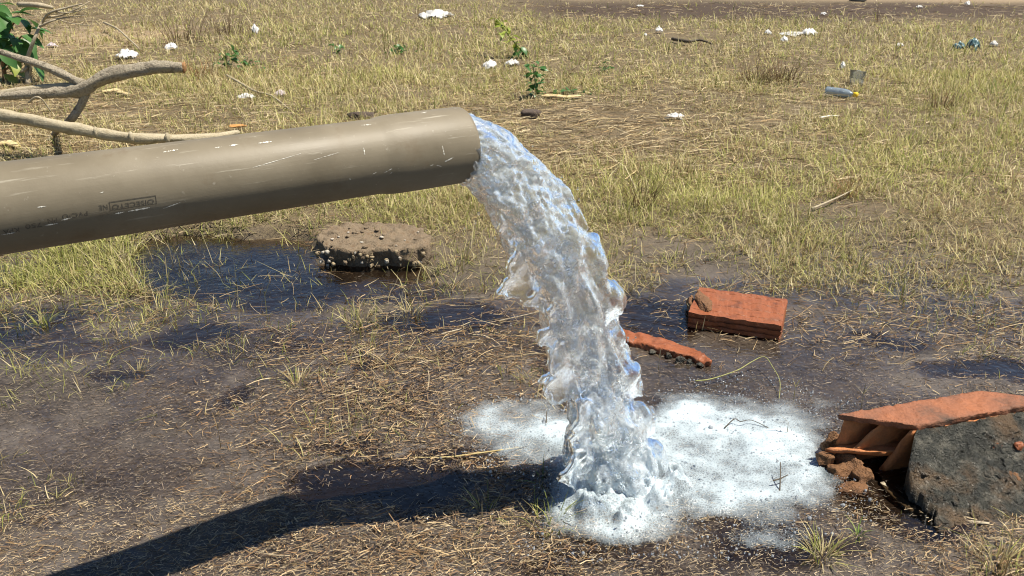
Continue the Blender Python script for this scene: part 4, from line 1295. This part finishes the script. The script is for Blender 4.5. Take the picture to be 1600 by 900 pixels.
# ---------------------------------------------------------------- litter
def plastic(name, c_, transl=0.3, rough=.35):
    t = NT(name)
    n = t.noise(30, 4, .6, t.obj())
    col = t.mix(t.ramp(n, [(.35, 0.0), (.7, .4)]), c_, tuple(q * .7 for q in c_))
    t.set(Base__Color=col, Roughness=rough)
    tr = t.add('ShaderNodeBsdfTranslucent'); t.l(col, tr.inputs['Color'])
    mx = t.add('ShaderNodeMixShader', Fac=transl)
    t.l(t.bsdf.outputs[0], mx.inputs[1]); t.l(tr.outputs[0], mx.inputs[2]); t.l(mx.outputs[0], t.out.inputs['Surface'])
    return t.m
M_WHITE = plastic('white plastic film', (.90, .90, .89), .45)
M_GREYP = plastic('dusty pale plastic', (.76, .76, .74), .4)
M_PINK = plastic('pinkish paper', (.62, .54, .55))
M_TEAL = plastic('teal plastic', (.085, .17, .19), .2)
def crumpled(px, py, wpx, hpx, mat, label, cat, seed, name='litter_scrap', group='white litter in the grass', amp=.5):
    g = on_ground(px, py + hpx * .5)
    m = px_size(px, py)
    sx, sz = wpx * m * .58, hpx * m * .62
    N_ = 22
    bm = bmesh.new()
    grid = {}
    for i in range(N_ + 1):
        for j in range(N_ + 1):
            u, w = 2 * i / N_ - 1, 2 * j / N_ - 1
            q = Vector((u * 1.3 + seed, w * 1.3 - seed, seed))
            r = math.hypot(u, w)
            if r > .86 + .30 * mnoise.noise(q * 1.3): continue
            rid = 1 - abs(mnoise.noise(q * 1.9)) * 2.2 + .6 * (1 - abs(mnoise.noise(q * 4.3)) * 2.2)
            z = max(0.02, (.55 * (1 - r * r) + amp * rid * (1.15 - r * .6)) * .95)
            sl_ = pn(q, 2.2, 1.0) * .22
            grid[i, j] = (bm.verts.new((u + sl_.x, w + sl_.y, z)), bm.verts.new((u + sl_.x, w + sl_.y, z - .10)))
    bm.verts.ensure_lookup_table()
    edge_use = {}
    for i in range(N_):
        for j in range(N_):
            k4 = [(i, j), (i + 1, j), (i + 1, j + 1), (i, j + 1)]
            if not all(k in grid for k in k4): continue
            bm.faces.new([grid[k][0] for k in k4]); bm.faces.new([grid[k][1] for k in k4[::-1]])
            for p0, p1 in zip(k4, k4[1:] + k4[:1]): edge_use[frozenset((p0, p1))] = (p0, p1) if frozenset((p0, p1)) not in edge_use else None
    for e_ in edge_use.values():
        if e_: bm.faces.new((grid[e_[1]][0], grid[e_[0]][0], grid[e_[0]][1], grid[e_[1]][1]))
    bmesh.ops.delete(bm, geom=[v for v in bm.verts if not v.link_faces], context='VERTS')
    bm.transform(Matrix.Translation(g + Vector((0, 0, .004))) @ Matrix.Rotation(seed, 4, 'Z') @ Matrix.Diagonal((sx, max(sx * .8, .02), sz * 1.15, 1)))
    return tag(bm_obj(name, bm, mat, smooth=True), label, cat, group)
LIT = [(199, 83, 34, 17, M_WHITE, 'bright white crumpled plastic scrap just behind the forked branch', 'scrap'),
       (268, 72, 20, 13, M_WHITE, 'small torn white scrap above the broken branch tip', 'scrap'),
       (399, 45, 13, 16, M_WHITE, 'small upright white scrap alone in the grass left of centre', 'scrap'),
       (766, 100, 25, 16, M_WHITE, 'white crumpled bag above the pipe mouth, left one of the pair', 'bag'),
       (801, 97, 27, 12, M_GREYP, 'flatter pale crumpled film above the pipe mouth, right one of the pair', 'film'),
       (680, 21, 58, 14, M_GREYP, 'wide pale plastic sheet spread in the grass near the top edge', 'sheet'),
       (1029, 46, 13, 13, M_WHITE, 'white ball of paper in the far grass above the dark rotten stick', 'paper'),
       (1008, 54, 6, 6, M_WHITE, 'tiny white speck of litter beside the white paper ball', 'scrap'),
       (1225, 61, 13, 11, M_WHITE, 'white rounded scrap below the long white plastic strip', 'scrap'),
       (1199, 50, 12, 9, M_GREYP, 'pale scrap at the left end of the long white plastic strip', 'scrap'),
       (1240, 52, 46, 5, M_GREYP, 'long thin white plastic strip lying in the far grass', 'strip'),
       (1264, 49, 26, 12, M_WHITE, 'crumpled white bag at the right end of the long plastic strip', 'bag'),
       (1316, 101, 9, 14, M_WHITE, 'narrow upright white scrap behind the clear plastic cup', 'scrap'),
       (1405, 70, 14, 10, M_WHITE, 'white scrap in the far grass left of the teal plastic', 'scrap'),
       (1552, 68, 13, 11, M_WHITE, 'white scrap in the far grass right of the teal plastic', 'scrap'),
       (1497, 71, 20, 16, M_TEAL, 'crumpled teal plastic lump, left one of two in the far grass', 'plastic'),
       (1519, 68, 22, 22, M_TEAL, 'taller crumpled teal plastic piece, right one of two in the far grass', 'plastic'),
       (1055, 181, 32, 10, M_GREYP, 'flat whitish scrap in the straw right of the stream top', 'scrap'),
       (439, 145, 17, 13, M_PINK, 'pinkish paper scrap near the thin dry stick', 'paper'),
       (384, 150, 30, 9, M_GREYP, 'flat dusty scrap lying under the thin dry stick', 'scrap'),
       (1511, 5, 9, 9, M_WHITE, 'tiny white scrap on the far bare dirt at the top right', 'scrap'),
       (1436, 10, 10, 5, M_GREYP, 'small pale scrap on the far bare dirt at the top edge', 'scrap'),
       (1287, 21, 9, 5, M_WHITE, 'little white scrap on the dark soil band near the top', 'scrap'),
       (82, 70, 15, 9, M_PINK, 'dusty pinkish lump of litter behind the dead shrub stem', 'scrap'),
       (1000, 9, 12, 4, M_GREYP, 'little pale scrap on the dark soil band left of the others', 'scrap')]
for k, (px, py, w, h, m, lab, cat) in enumerate(LIT):
    crumpled(px, py, w, h, m, lab, cat, 3.1 * k + 1)

# bottle with a yellow cap
t = NT('clear bottle plastic')
gl = t.add('ShaderNodeBsdfGlossy', Roughness=.12); gl.inputs['Color'].default_value = (.9, .95, 1, 1)
tn = t.add('ShaderNodeBsdfTransparent'); tn.inputs['Color'].default_value = (.72, .80, .86, 1)
dfu = t.add('ShaderNodeBsdfDiffuse'); dfu.inputs['Color'].default_value = (.42, .50, .56, 1)
m0 = t.add('ShaderNodeMixShader', Fac=.42); t.l(tn.outputs[0], m0.inputs[1]); t.l(dfu.outputs[0], m0.inputs[2])
fz = t.add('ShaderNodeFresnel', IOR=1.5)
m1 = t.add('ShaderNodeMixShader'); t.l(t.math('ADD', fz.outputs[0], .08, True), m1.inputs[0]); t.l(m0.outputs[0], m1.inputs[1]); t.l(gl.outputs[0], m1.inputs[2])
t.l(m1.outputs[0], t.out.inputs['Surface'])
M_CLEAR = t.m
M_CUP = M_CLEAR.copy(); M_CUP.name = 'clear cup plastic'
for nd_c in M_CUP.node_tree.nodes:
    if nd_c.type == 'BSDF_DIFFUSE': nd_c.inputs['Color'].default_value = (.72, .72, .66, 1)
    if nd_c.type == 'BSDF_TRANSPARENT': nd_c.inputs['Color'].default_value = (.93, .94, .92, 1)
    if nd_c.type == 'MIX_SHADER' and not nd_c.inputs[0].links: nd_c.inputs[0].default_value = .22
def lathe_axis(p0, d, prof, seg=20):
    d = d.normalized(); u = d.orthogonal().normalized(); w = d.cross(u)
    bm = bmesh.new(); rings = []
    for x, r in prof:
        rings.append([bm.verts.new(p0 + d * x + (u * math.cos(2 * math.pi * k / seg) + w * math.sin(2 * math.pi * k / seg)) * r) for k in range(seg)])
    for a, b in zip(rings[:-1], rings[1:]):
        for k in range(seg): bm.faces.new((a[k], a[(k + 1) % seg], b[(k + 1) % seg], b[k]))
    return bm
g0, g1 = on_ground(1289, 150, .040), on_ground(1339, 156, .036)
ln_ = (g1 - g0).length
bo = tag(empty('plastic_bottle', on_ground(1311, 156)), 'clear bluish plastic bottle with a yellow cap lying in the grass', 'bottle')
s_ = ln_ / .25
bprof = [(.0, .006), (.002, .028), (.008, .034), (.03, .035), (.034, .033), (.05, .035), (.06, .033), (.08, .035), (.11, .035), (.114, .032), (.118, .035), (.15, .034), (.18, .028), (.20, .018), (.212, .013), (.222, .013)]
under(bm_obj('bottle_body', lathe_axis(g0, g1 - g0, [(a * s_, b * s_) for a, b in bprof]), M_CLEAR), bo)
under(bm_obj('cap', lathe_axis(g0, g1 - g0, [(a * s_, b * s_) for a, b in [(.218, .004), (.218, .0195), (.246, .0195), (.250, .017), (.250, .001)]]), NT('yellow cap plastic').set(Base__Color=(.75, .50, .02), Roughness=.4).m), bo)
gc = on_ground(1336, 134)
cp = tag(empty('plastic_cup', gc), 'clear crushed plastic cup standing behind the yellow capped bottle', 'cup')
bm = lathe_axis(gc + Vector((0, 0, .002)), Vector((.15, .1, 1)), [(0, .002), (0, .045), (.02, .050), (.05, .053), (.09, .060), (.115, .064), (.118, .066), (.114, .062), (.09, .058), (.05, .051)], 18)
roughen(bm, .012, 14, 4.0, 2)
under(bm_obj('cup_wall', bm, M_CUP), cp)
# dark ring on the far dirt
gr = on_ground(1345, 4)
bm = bmesh.new()
rings = []
for i in range(36):
    a = 2 * math.pi * i / 36
    rings.append([bm.verts.new(gr + Vector((math.cos(a) * (.11 + .022 * math.cos(b)), .5 * .3 + math.sin(a) * (.11 + .022 * math.cos(b)), .03 + .022 * math.sin(b)))) for b in [2 * math.pi * k / 10 for k in range(10)]])
for i in range(36):
    a_r, b_r = rings[i], rings[(i + 1) % 36]
    for k in range(10): bm.faces.new((a_r[k], a_r[(k + 1) % 10], b_r[(k + 1) % 10], b_r[k]))
tag(bm_obj('rubber_ring', bm, rough_mat('old black rubber', (.08, .08, .085), (.14, .14, .14), (.10, .10, .10), 20, .8, .4, .004)), 'dark rubber ring lying on the bare dirt at the top edge', 'rubber ring')

# ---------------------------------------------------------------- tufts, sprigs and weeds that can be told apart
def blades_obj(name, roots, dirs, L, W, bend, c0, c1, K=4, mat=None, taper=.1):
    v, f, c = strips(np.array(roots), unit(np.array(dirs)), np.array(L), np.array(W), np.array(bend), K, np.array(c0), np.array(c1), taper)
    return v, f, c
def tuft(px, py, hpx, n, spread, pal, label, lean=0.0, group='separate grass tufts', w=1.0, name='grass_tuft'):
    g = on_ground(px, py); m = px_size(px, py)
    h = hpx * m
    az = rng.uniform(0, 2 * math.pi, n); tl = np.abs(rng.normal(0, spread, n))
    d = np.stack([np.sin(tl) * np.cos(az) + lean, np.sin(tl) * np.sin(az), np.cos(tl)], -1)
    rr = np.sqrt(rng.random(n)) * h * .55
    roots = np.stack([g.x + rr * np.cos(az), g.y + rr * np.sin(az), np.full(n, max(g.z, 0) - .003)], -1)
    L = h * rng.uniform(.25, 1.15, n)
    bs = np.abs(rng.normal(.3, .3, n)); ba = az + rng.normal(0, .9, n)
    bend = np.stack([bs * np.cos(ba), bs * np.sin(ba), -.6 * bs], -1)
    c = pick(pal, n)
    W = (rng.uniform(.0014, .0030, n) + m * .45) * w
    v, f, cc_ = strips(roots, unit(d), L, W, bend, 4, c * .7, c * 1.1, .1)
    return tag(mesh_np(name, v, [f], M_GRASS, cc_), label, 'grass tuft', group)
BRN = [(.16, .10, .05), (.10, .06, .03), (.24, .15, .07), (.07, .045, .025)]
YGN = [(.40, .40, .12), (.30, .33, .08), (.48, .42, .18), (.24, .27, .06)]
FRG = [(.16, .28, .05), (.22, .34, .07), (.30, .38, .10)]
TUFTS = [(560, 506, 40, 70, .55, YGN + DRY, 'low green and yellow grass tuft on the mud below the concrete chunk'),
         (68, 514, 28, 46, .6, YGN, 'small bright green tuft standing in the pool at the left edge'),
         (645, 500, 36, 30, .5, DRY, 'thin dry tuft right of the low tuft below the concrete chunk'),
         (715, 418, 44, 60, .6, DRY + YGN, 'dry spreading tuft just right of the concrete chunk'),
         (1285, 872, 44, 90, .8, DRY + YGN, 'flattened yellow tuft at the lower edge of the foam'),
         (1340, 838, 26, 16, .7, FRG, 'fresh green sprig beside the flattened yellow tuft'),
         (1000, 318, 56, 80, .25, BRN, 'dark brown dead tuft right of the upper stream'),
         (1180, 128, 52, 110, .45, BRN, 'dark scorched tuft in the far grass, left one of a pair'),
         (1222, 128, 56, 130, .5, BRN, 'dark scorched tuft in the far grass, right one of a pair'),
         (1060, 272, 46, 80, .4, BRN + DRY, 'brown withered tuft up the slope from the dark dead tuft'),
         (1478, 440, 42, 16, .4, DRY, 'tall thin dry tuft on the mud near the right edge'),
         (1410, 468, 34, 40, .6, YGN + DRY, 'small green and straw coloured tuft on the mud right of the brick'),
         (1090, 512, 34, 30, .8, DRY + BRN, 'short dry tuft growing against the front of the red brick'),
         (290, 66, 74, 60, .22, BRN, 'tall bare brown stalks near the top left'),
         (355, 54, 56, 70, .3, BRN, 'bushy brown stalk clump right of the tall bare stalks'),
         (318, 122, 42, 90, .4, [(.30, .15, .06), (.20, .10, .04)], 'rust coloured tuft right of the broken branch tip'),
         (1470, 168, 46, 80, .35, BRN, 'brown stubble tuft in the grass far right of the bottle'),
         (1560, 150, 40, 12, .3, FRG, 'thin green stalk tuft near the right edge of the far grass'),
         (1325, 304, 44, 90, .6, [(.36, .22, .10), (.28, .16, .07), (.42, .30, .15)], 'reddish brown dry tuft behind the straight pale stick'),
         (860, 760, 50, 12, .5, FRG, 'few fresh green blades by the left foot of the stream'),
         (860, 822, 60, 40, .35, YGN, 'yellow green tuft right at the splashing foot of the stream'),
         (1560, 880, 60, 110, .8, DRY + STR, 'large straw coloured clump in the bottom right corner'),
         (15, 800, 40, 20, .5, YGN, 'little green tuft at the left edge near the pipe shadow'),
         (215, 585, 30, 24, .7, DRY + YGN, 'sparse tuft on the left mud flat below the green patch'),
         (465, 600, 34, 40, .8, DRY + YGN, 'low straggly tuft on the mud above the matted straw'),
         (730, 870, 30, 36, .9, STR, 'flat spray of pale straw at the bottom beside the shadow'),
         (760, 800, 46, 40, .95, YGN + DRY, 'spread yellow stems beside the shadow end, left of the splash')]
for T_ in TUFTS: tuft(*T_)

def sprig(px, py, hpx, arms, col, label, lean=0.0):
    g = on_ground(px, py); m = px_size(px, py); h = hpx * m
    roots, dirs, L, W, bend = [], [], [], [], []
    s0 = np.array([g.x, g.y, max(g.z, 0) - .003]); d0 = np.array([lean, 0, 1.0]); d0 /= np.linalg.norm(d0)
    tip = s0 + d0 * h * .6
    roots.append(s0); dirs.append(d0); L.append(h * .62); W.append(.0028); bend.append([0, 0, 0])
    roots.append(s0); dirs.append(d0 + [0, .03, 0]); L.append(h * .62); W.append(.0028); bend.append([0, 0, 0])
    for a in arms:
        roots.append(tip); dirs.append([math.sin(a), random.uniform(-.3, .3), math.cos(a)]); L.append(h * random.uniform(.35, .55)); W.append(.0036); bend.append([.1 * math.sin(a), 0, -.05])
    c = np.array([col] * len(L)) * rng.uniform(.85, 1.15, (len(L), 1))
    v, f, cc_ = strips(np.array(roots), unit(np.array(dirs, float)), np.array(L), np.array(W), np.array(bend, float), 3, c * .8, c, .25)
    return tag(mesh_np('grass_sprig', v, [f], M_GRASS, cc_), label, 'grass sprig', 'single grass sprigs')
SPR = [(1029, 578, 36, [-.6, .1, .6], (.42, .36, .22), 'pale forked sprig standing in front of the orange shard'),
       (1345, 640, 46, [-.7, 0, .6], (.46, .40, .24), 'bare three pronged sprig behind the hollow block'),
       (418, 500, 70, [-.4, .4], (.40, .38, .16), 'tall thin sprig at the edge of the blue pool'),
       (540, 500, 30, [-.6, 0, .5], (.34, .38, .10), 'small green sprig beside the low tuft below the concrete'),
       (1462, 520, 40, [-.9, -.3, .4, .9], (.36, .40, .14), 'spiky green sprig on the mud right of the brick'),
       (1540, 530, 44, [-.5, .2, .8], (.42, .40, .20), 'pale green sprig near the right edge, level with the brick'),
       (1240, 625, 40, [-.3, .5], (.44, .40, .18), 'thin sprig in the water behind the foam'),
       (1228, 690, 50, [-.7, .3], (.30, .26, .16), 'dry sprig rising out of the right part of the foam'),
       (345, 700, 60, [-.2, .2], (.36, .26, .14), 'thin upright reddish stalk on the left mud flat')]
for S in SPR: sprig(*S)

def leaf_mesh(L, W, fold=.25, droop=.35):
    n = 7
    pts, f = [], []
    for k in range(n):
        q = k / (n - 1)
        w = W * .5 * math.sin(math.pi * min(max(q, .02), .98)) ** .8 * (1.25 - .5 * q)
        z = -droop * L * q * q
        pts += [(-w, q * L, z + fold * w), (0, q * L, z), (w, q * L, z + fold * w)]
    for k in range(n - 1):
        a = 3 * k
        f += [(a, a + 1, a + 4, a + 3), (a + 1, a + 2, a + 5, a + 4)]
    me = bpy.data.meshes.new('leaf'); me.from_pydata(pts, [], f); me.update()
    for p in me.polygons: p.use_smooth = True
    return me
def leaf_mat(name, c1, c2):
    t = NT(name)
    n = t.noise(18, 4, .6, t.obj())
    c_ = t.mix(n, c1, c2)
    t.set(Base__Color=c_, Roughness=.4, Specular__IOR__Level=.45)
    tr = t.add('ShaderNodeBsdfTranslucent'); t.l(c_, tr.inputs['Color'])
    mx = t.add('ShaderNodeMixShader', Fac=.3)
    t.l(t.bsdf.outputs[0], mx.inputs[1]); t.l(tr.outputs[0], mx.inputs[2]); t.l(mx.outputs[0], t.out.inputs['Surface'])
    return t.m
M_LEAF = leaf_mat('dark green leaf', (.045, .125, .03), (.085, .20, .05))
M_LEAFY = leaf_mat('yellow green leaf', (.20, .27, .04), (.34, .38, .07))
def put_leaf(me, mat, parent, loc, az, tilt, roll, name='leaf'):
    o = bpy.data.objects.new(name, me)
    link(o)
    o.matrix_world = Matrix.Translation(loc) @ Matrix.Rotation(az, 4, 'Z') @ Matrix.Rotation(tilt, 4, 'X') @ Matrix.Rotation(roll, 4, 'Y')
    mw = o.matrix_world.copy()
    o.parent = parent
    o.matrix_parent_inverse = Matrix.Translation(-parent.location)
    o.matrix_basis = mw
    return o
# broad-leaved sapling at the top left
gs_ = on_ground(8, 128)
sap = tag(empty('leafy_sapling', gs_), 'broad leaved dark green sapling at the top left corner', 'sapling')
ysap = gs_.y
big = leaf_mesh(.17, .11); big.materials.append(M_LEAF)
bigy = leaf_mesh(.15, .11); bigy.materials.append(M_LEAFY)
for pts, rads in ([[(8, 128), (4, 90), (-2, 60), (-14, 20)], [.02, .016, .013, .008]], [[(4, 82), (12, 55), (20, 38), (30, 28)], [.011, .009, .008, .006]], [[(2, 80), (20, 70), (34, 56)], [.01, .008, .005]], [[(6, 110), (24, 100), (50, 96)], [.01, .007, .004]]):
    under(bm_obj('stem', tube([P(px, py, ysap) for px, py in pts], rads, 7, .1, 1), M_HEART), sap)
for (px, py, az, tl, yl) in [(2, 30, 1.6, .3, 0), (14, 22, -1.2, .2, 0), (28, 26, -2.0, -.5, 0), (22, 34, 2.4, -.6, 0), (30, 20, -1.1, .4, 0), (8, 40, 2.8, -.7, 0), (34, 56, -1.5, -.3, 0), (38, 60, -2.2, -.7, 0), (26, 58, -1.9, -.9, 0), (44, 46, -1.3, .1, 0),
                             (-4, 58, 1.9, -.4, 0), (10, 62, 2.6, -.8, 0), (36, 74, -2.4, -.9, 0), (0, 46, -2.8, -.7, 0), (50, 98, -2.0, -.6, 0), (20, 72, 3.0, -.9, 0), (-14, 18, 1.2, .2, 0), (-20, 40, 2.0, -.4, 0), (-8, 10, -.4, .3, 0),
                             (8, 116, -2.0, -.4, 1), (16, 112, -1.2, -.2, 1), (4, 122, 2.6, -.5, 1), (20, 92, -2.6, -.6, 1), (-30, 70, 1.7, -.5, 0), (-24, 100, 2.2, -.6, 0)]:
    put_leaf(bigy if yl else big, None, sap, P(px, py, ysap + random.uniform(-.15, .15)), az, tl, random.uniform(-.4, .4))
for k in range(26):
    put_leaf(big, None, sap, P(random.uniform(-30, 48), random.uniform(8, 84), ysap + random.uniform(-.25, .25)), random.uniform(0, 6.28), random.uniform(-.9, .2), random.uniform(-.6, .6))
# weeds
sml = leaf_mesh(.055, .032); sml.materials.append(M_LEAF)
smy = leaf_mesh(.055, .032); smy.materials.append(M_LEAFY)
def weed(path_px, n, label, y_off=0.0, yellow_from=2.0, spread=.03, scale=1.0):
    g = on_ground(*path_px[0])
    w = tag(empty('weed', g), label, 'weed', 'green weeds in the dry grass')
    pts = [g] + [P(px, py, g.y + y_off * k) for k, (px, py) in enumerate(path_px[1:], 1)]
    under(bm_obj('stem', tube(pts, [.006 * scale * (1 - .6 * k / len(pts)) for k in range(len(pts))], 6, .1, 1), M_GREENST), w)
    for k in range(n):
        q = (k + .5) / n * (len(pts) - 1)
        i = min(int(q), len(pts) - 2)
        c_ = pts[i].lerp(pts[i + 1], q - i)
        o = put_leaf(smy if q / (len(pts) - 1) > yellow_from else sml, None, w, c_ + Vector((random.gauss(0, spread), random.gauss(0, spread), random.gauss(0, spread * .4))), random.random() * 6.28, random.uniform(-.7, .5), random.uniform(-.6, .6))
        o.scale = [scale * random.uniform(.7, 1.3)] * 3
    return w
weed([(838, 152), (836, 125), (832, 100)], 46, 'upright dark green weed beside the flat yellow seed pod', 0, 2, .03)
weed([(826, 92), (815, 78), (800, 62), (788, 44), (776, 30)], 44, 'leaning weed with a yellow green leafy top near the top centre', .03, .35, .030, 1.4)
weed([(356, 108), (354, 92), (352, 76)], 34, 'dark green weed in the grass right of the broken branch tip', 0, 2, .05, 1.2)
weed([(386, 110), (388, 100), (392, 92)], 22, 'lower dark weed right beside the taller weed near the branch tip', 0, 2, .05, 1.0)
weed([(620, 84), (622, 77), (626, 71)], 24, 'small round dark green weed in the far grass above the pipe', 0, 2, .05, 1.1)
weed([(945, 112), (946, 106), (950, 100)], 14, 'tiny dark weed in the far grass right of the seed pod', 0, 2, .04, 1.0)
weed([(900, 146), (890, 143), (880, 142)], 24, 'low green weed creeping behind the flat yellow seed pod', 0, 2, .05, .9)
weed([(528, 84), (526, 76), (524, 68)], 14, 'thin weed in the far grass left of the small round weed', 0, 2, .03, .9)
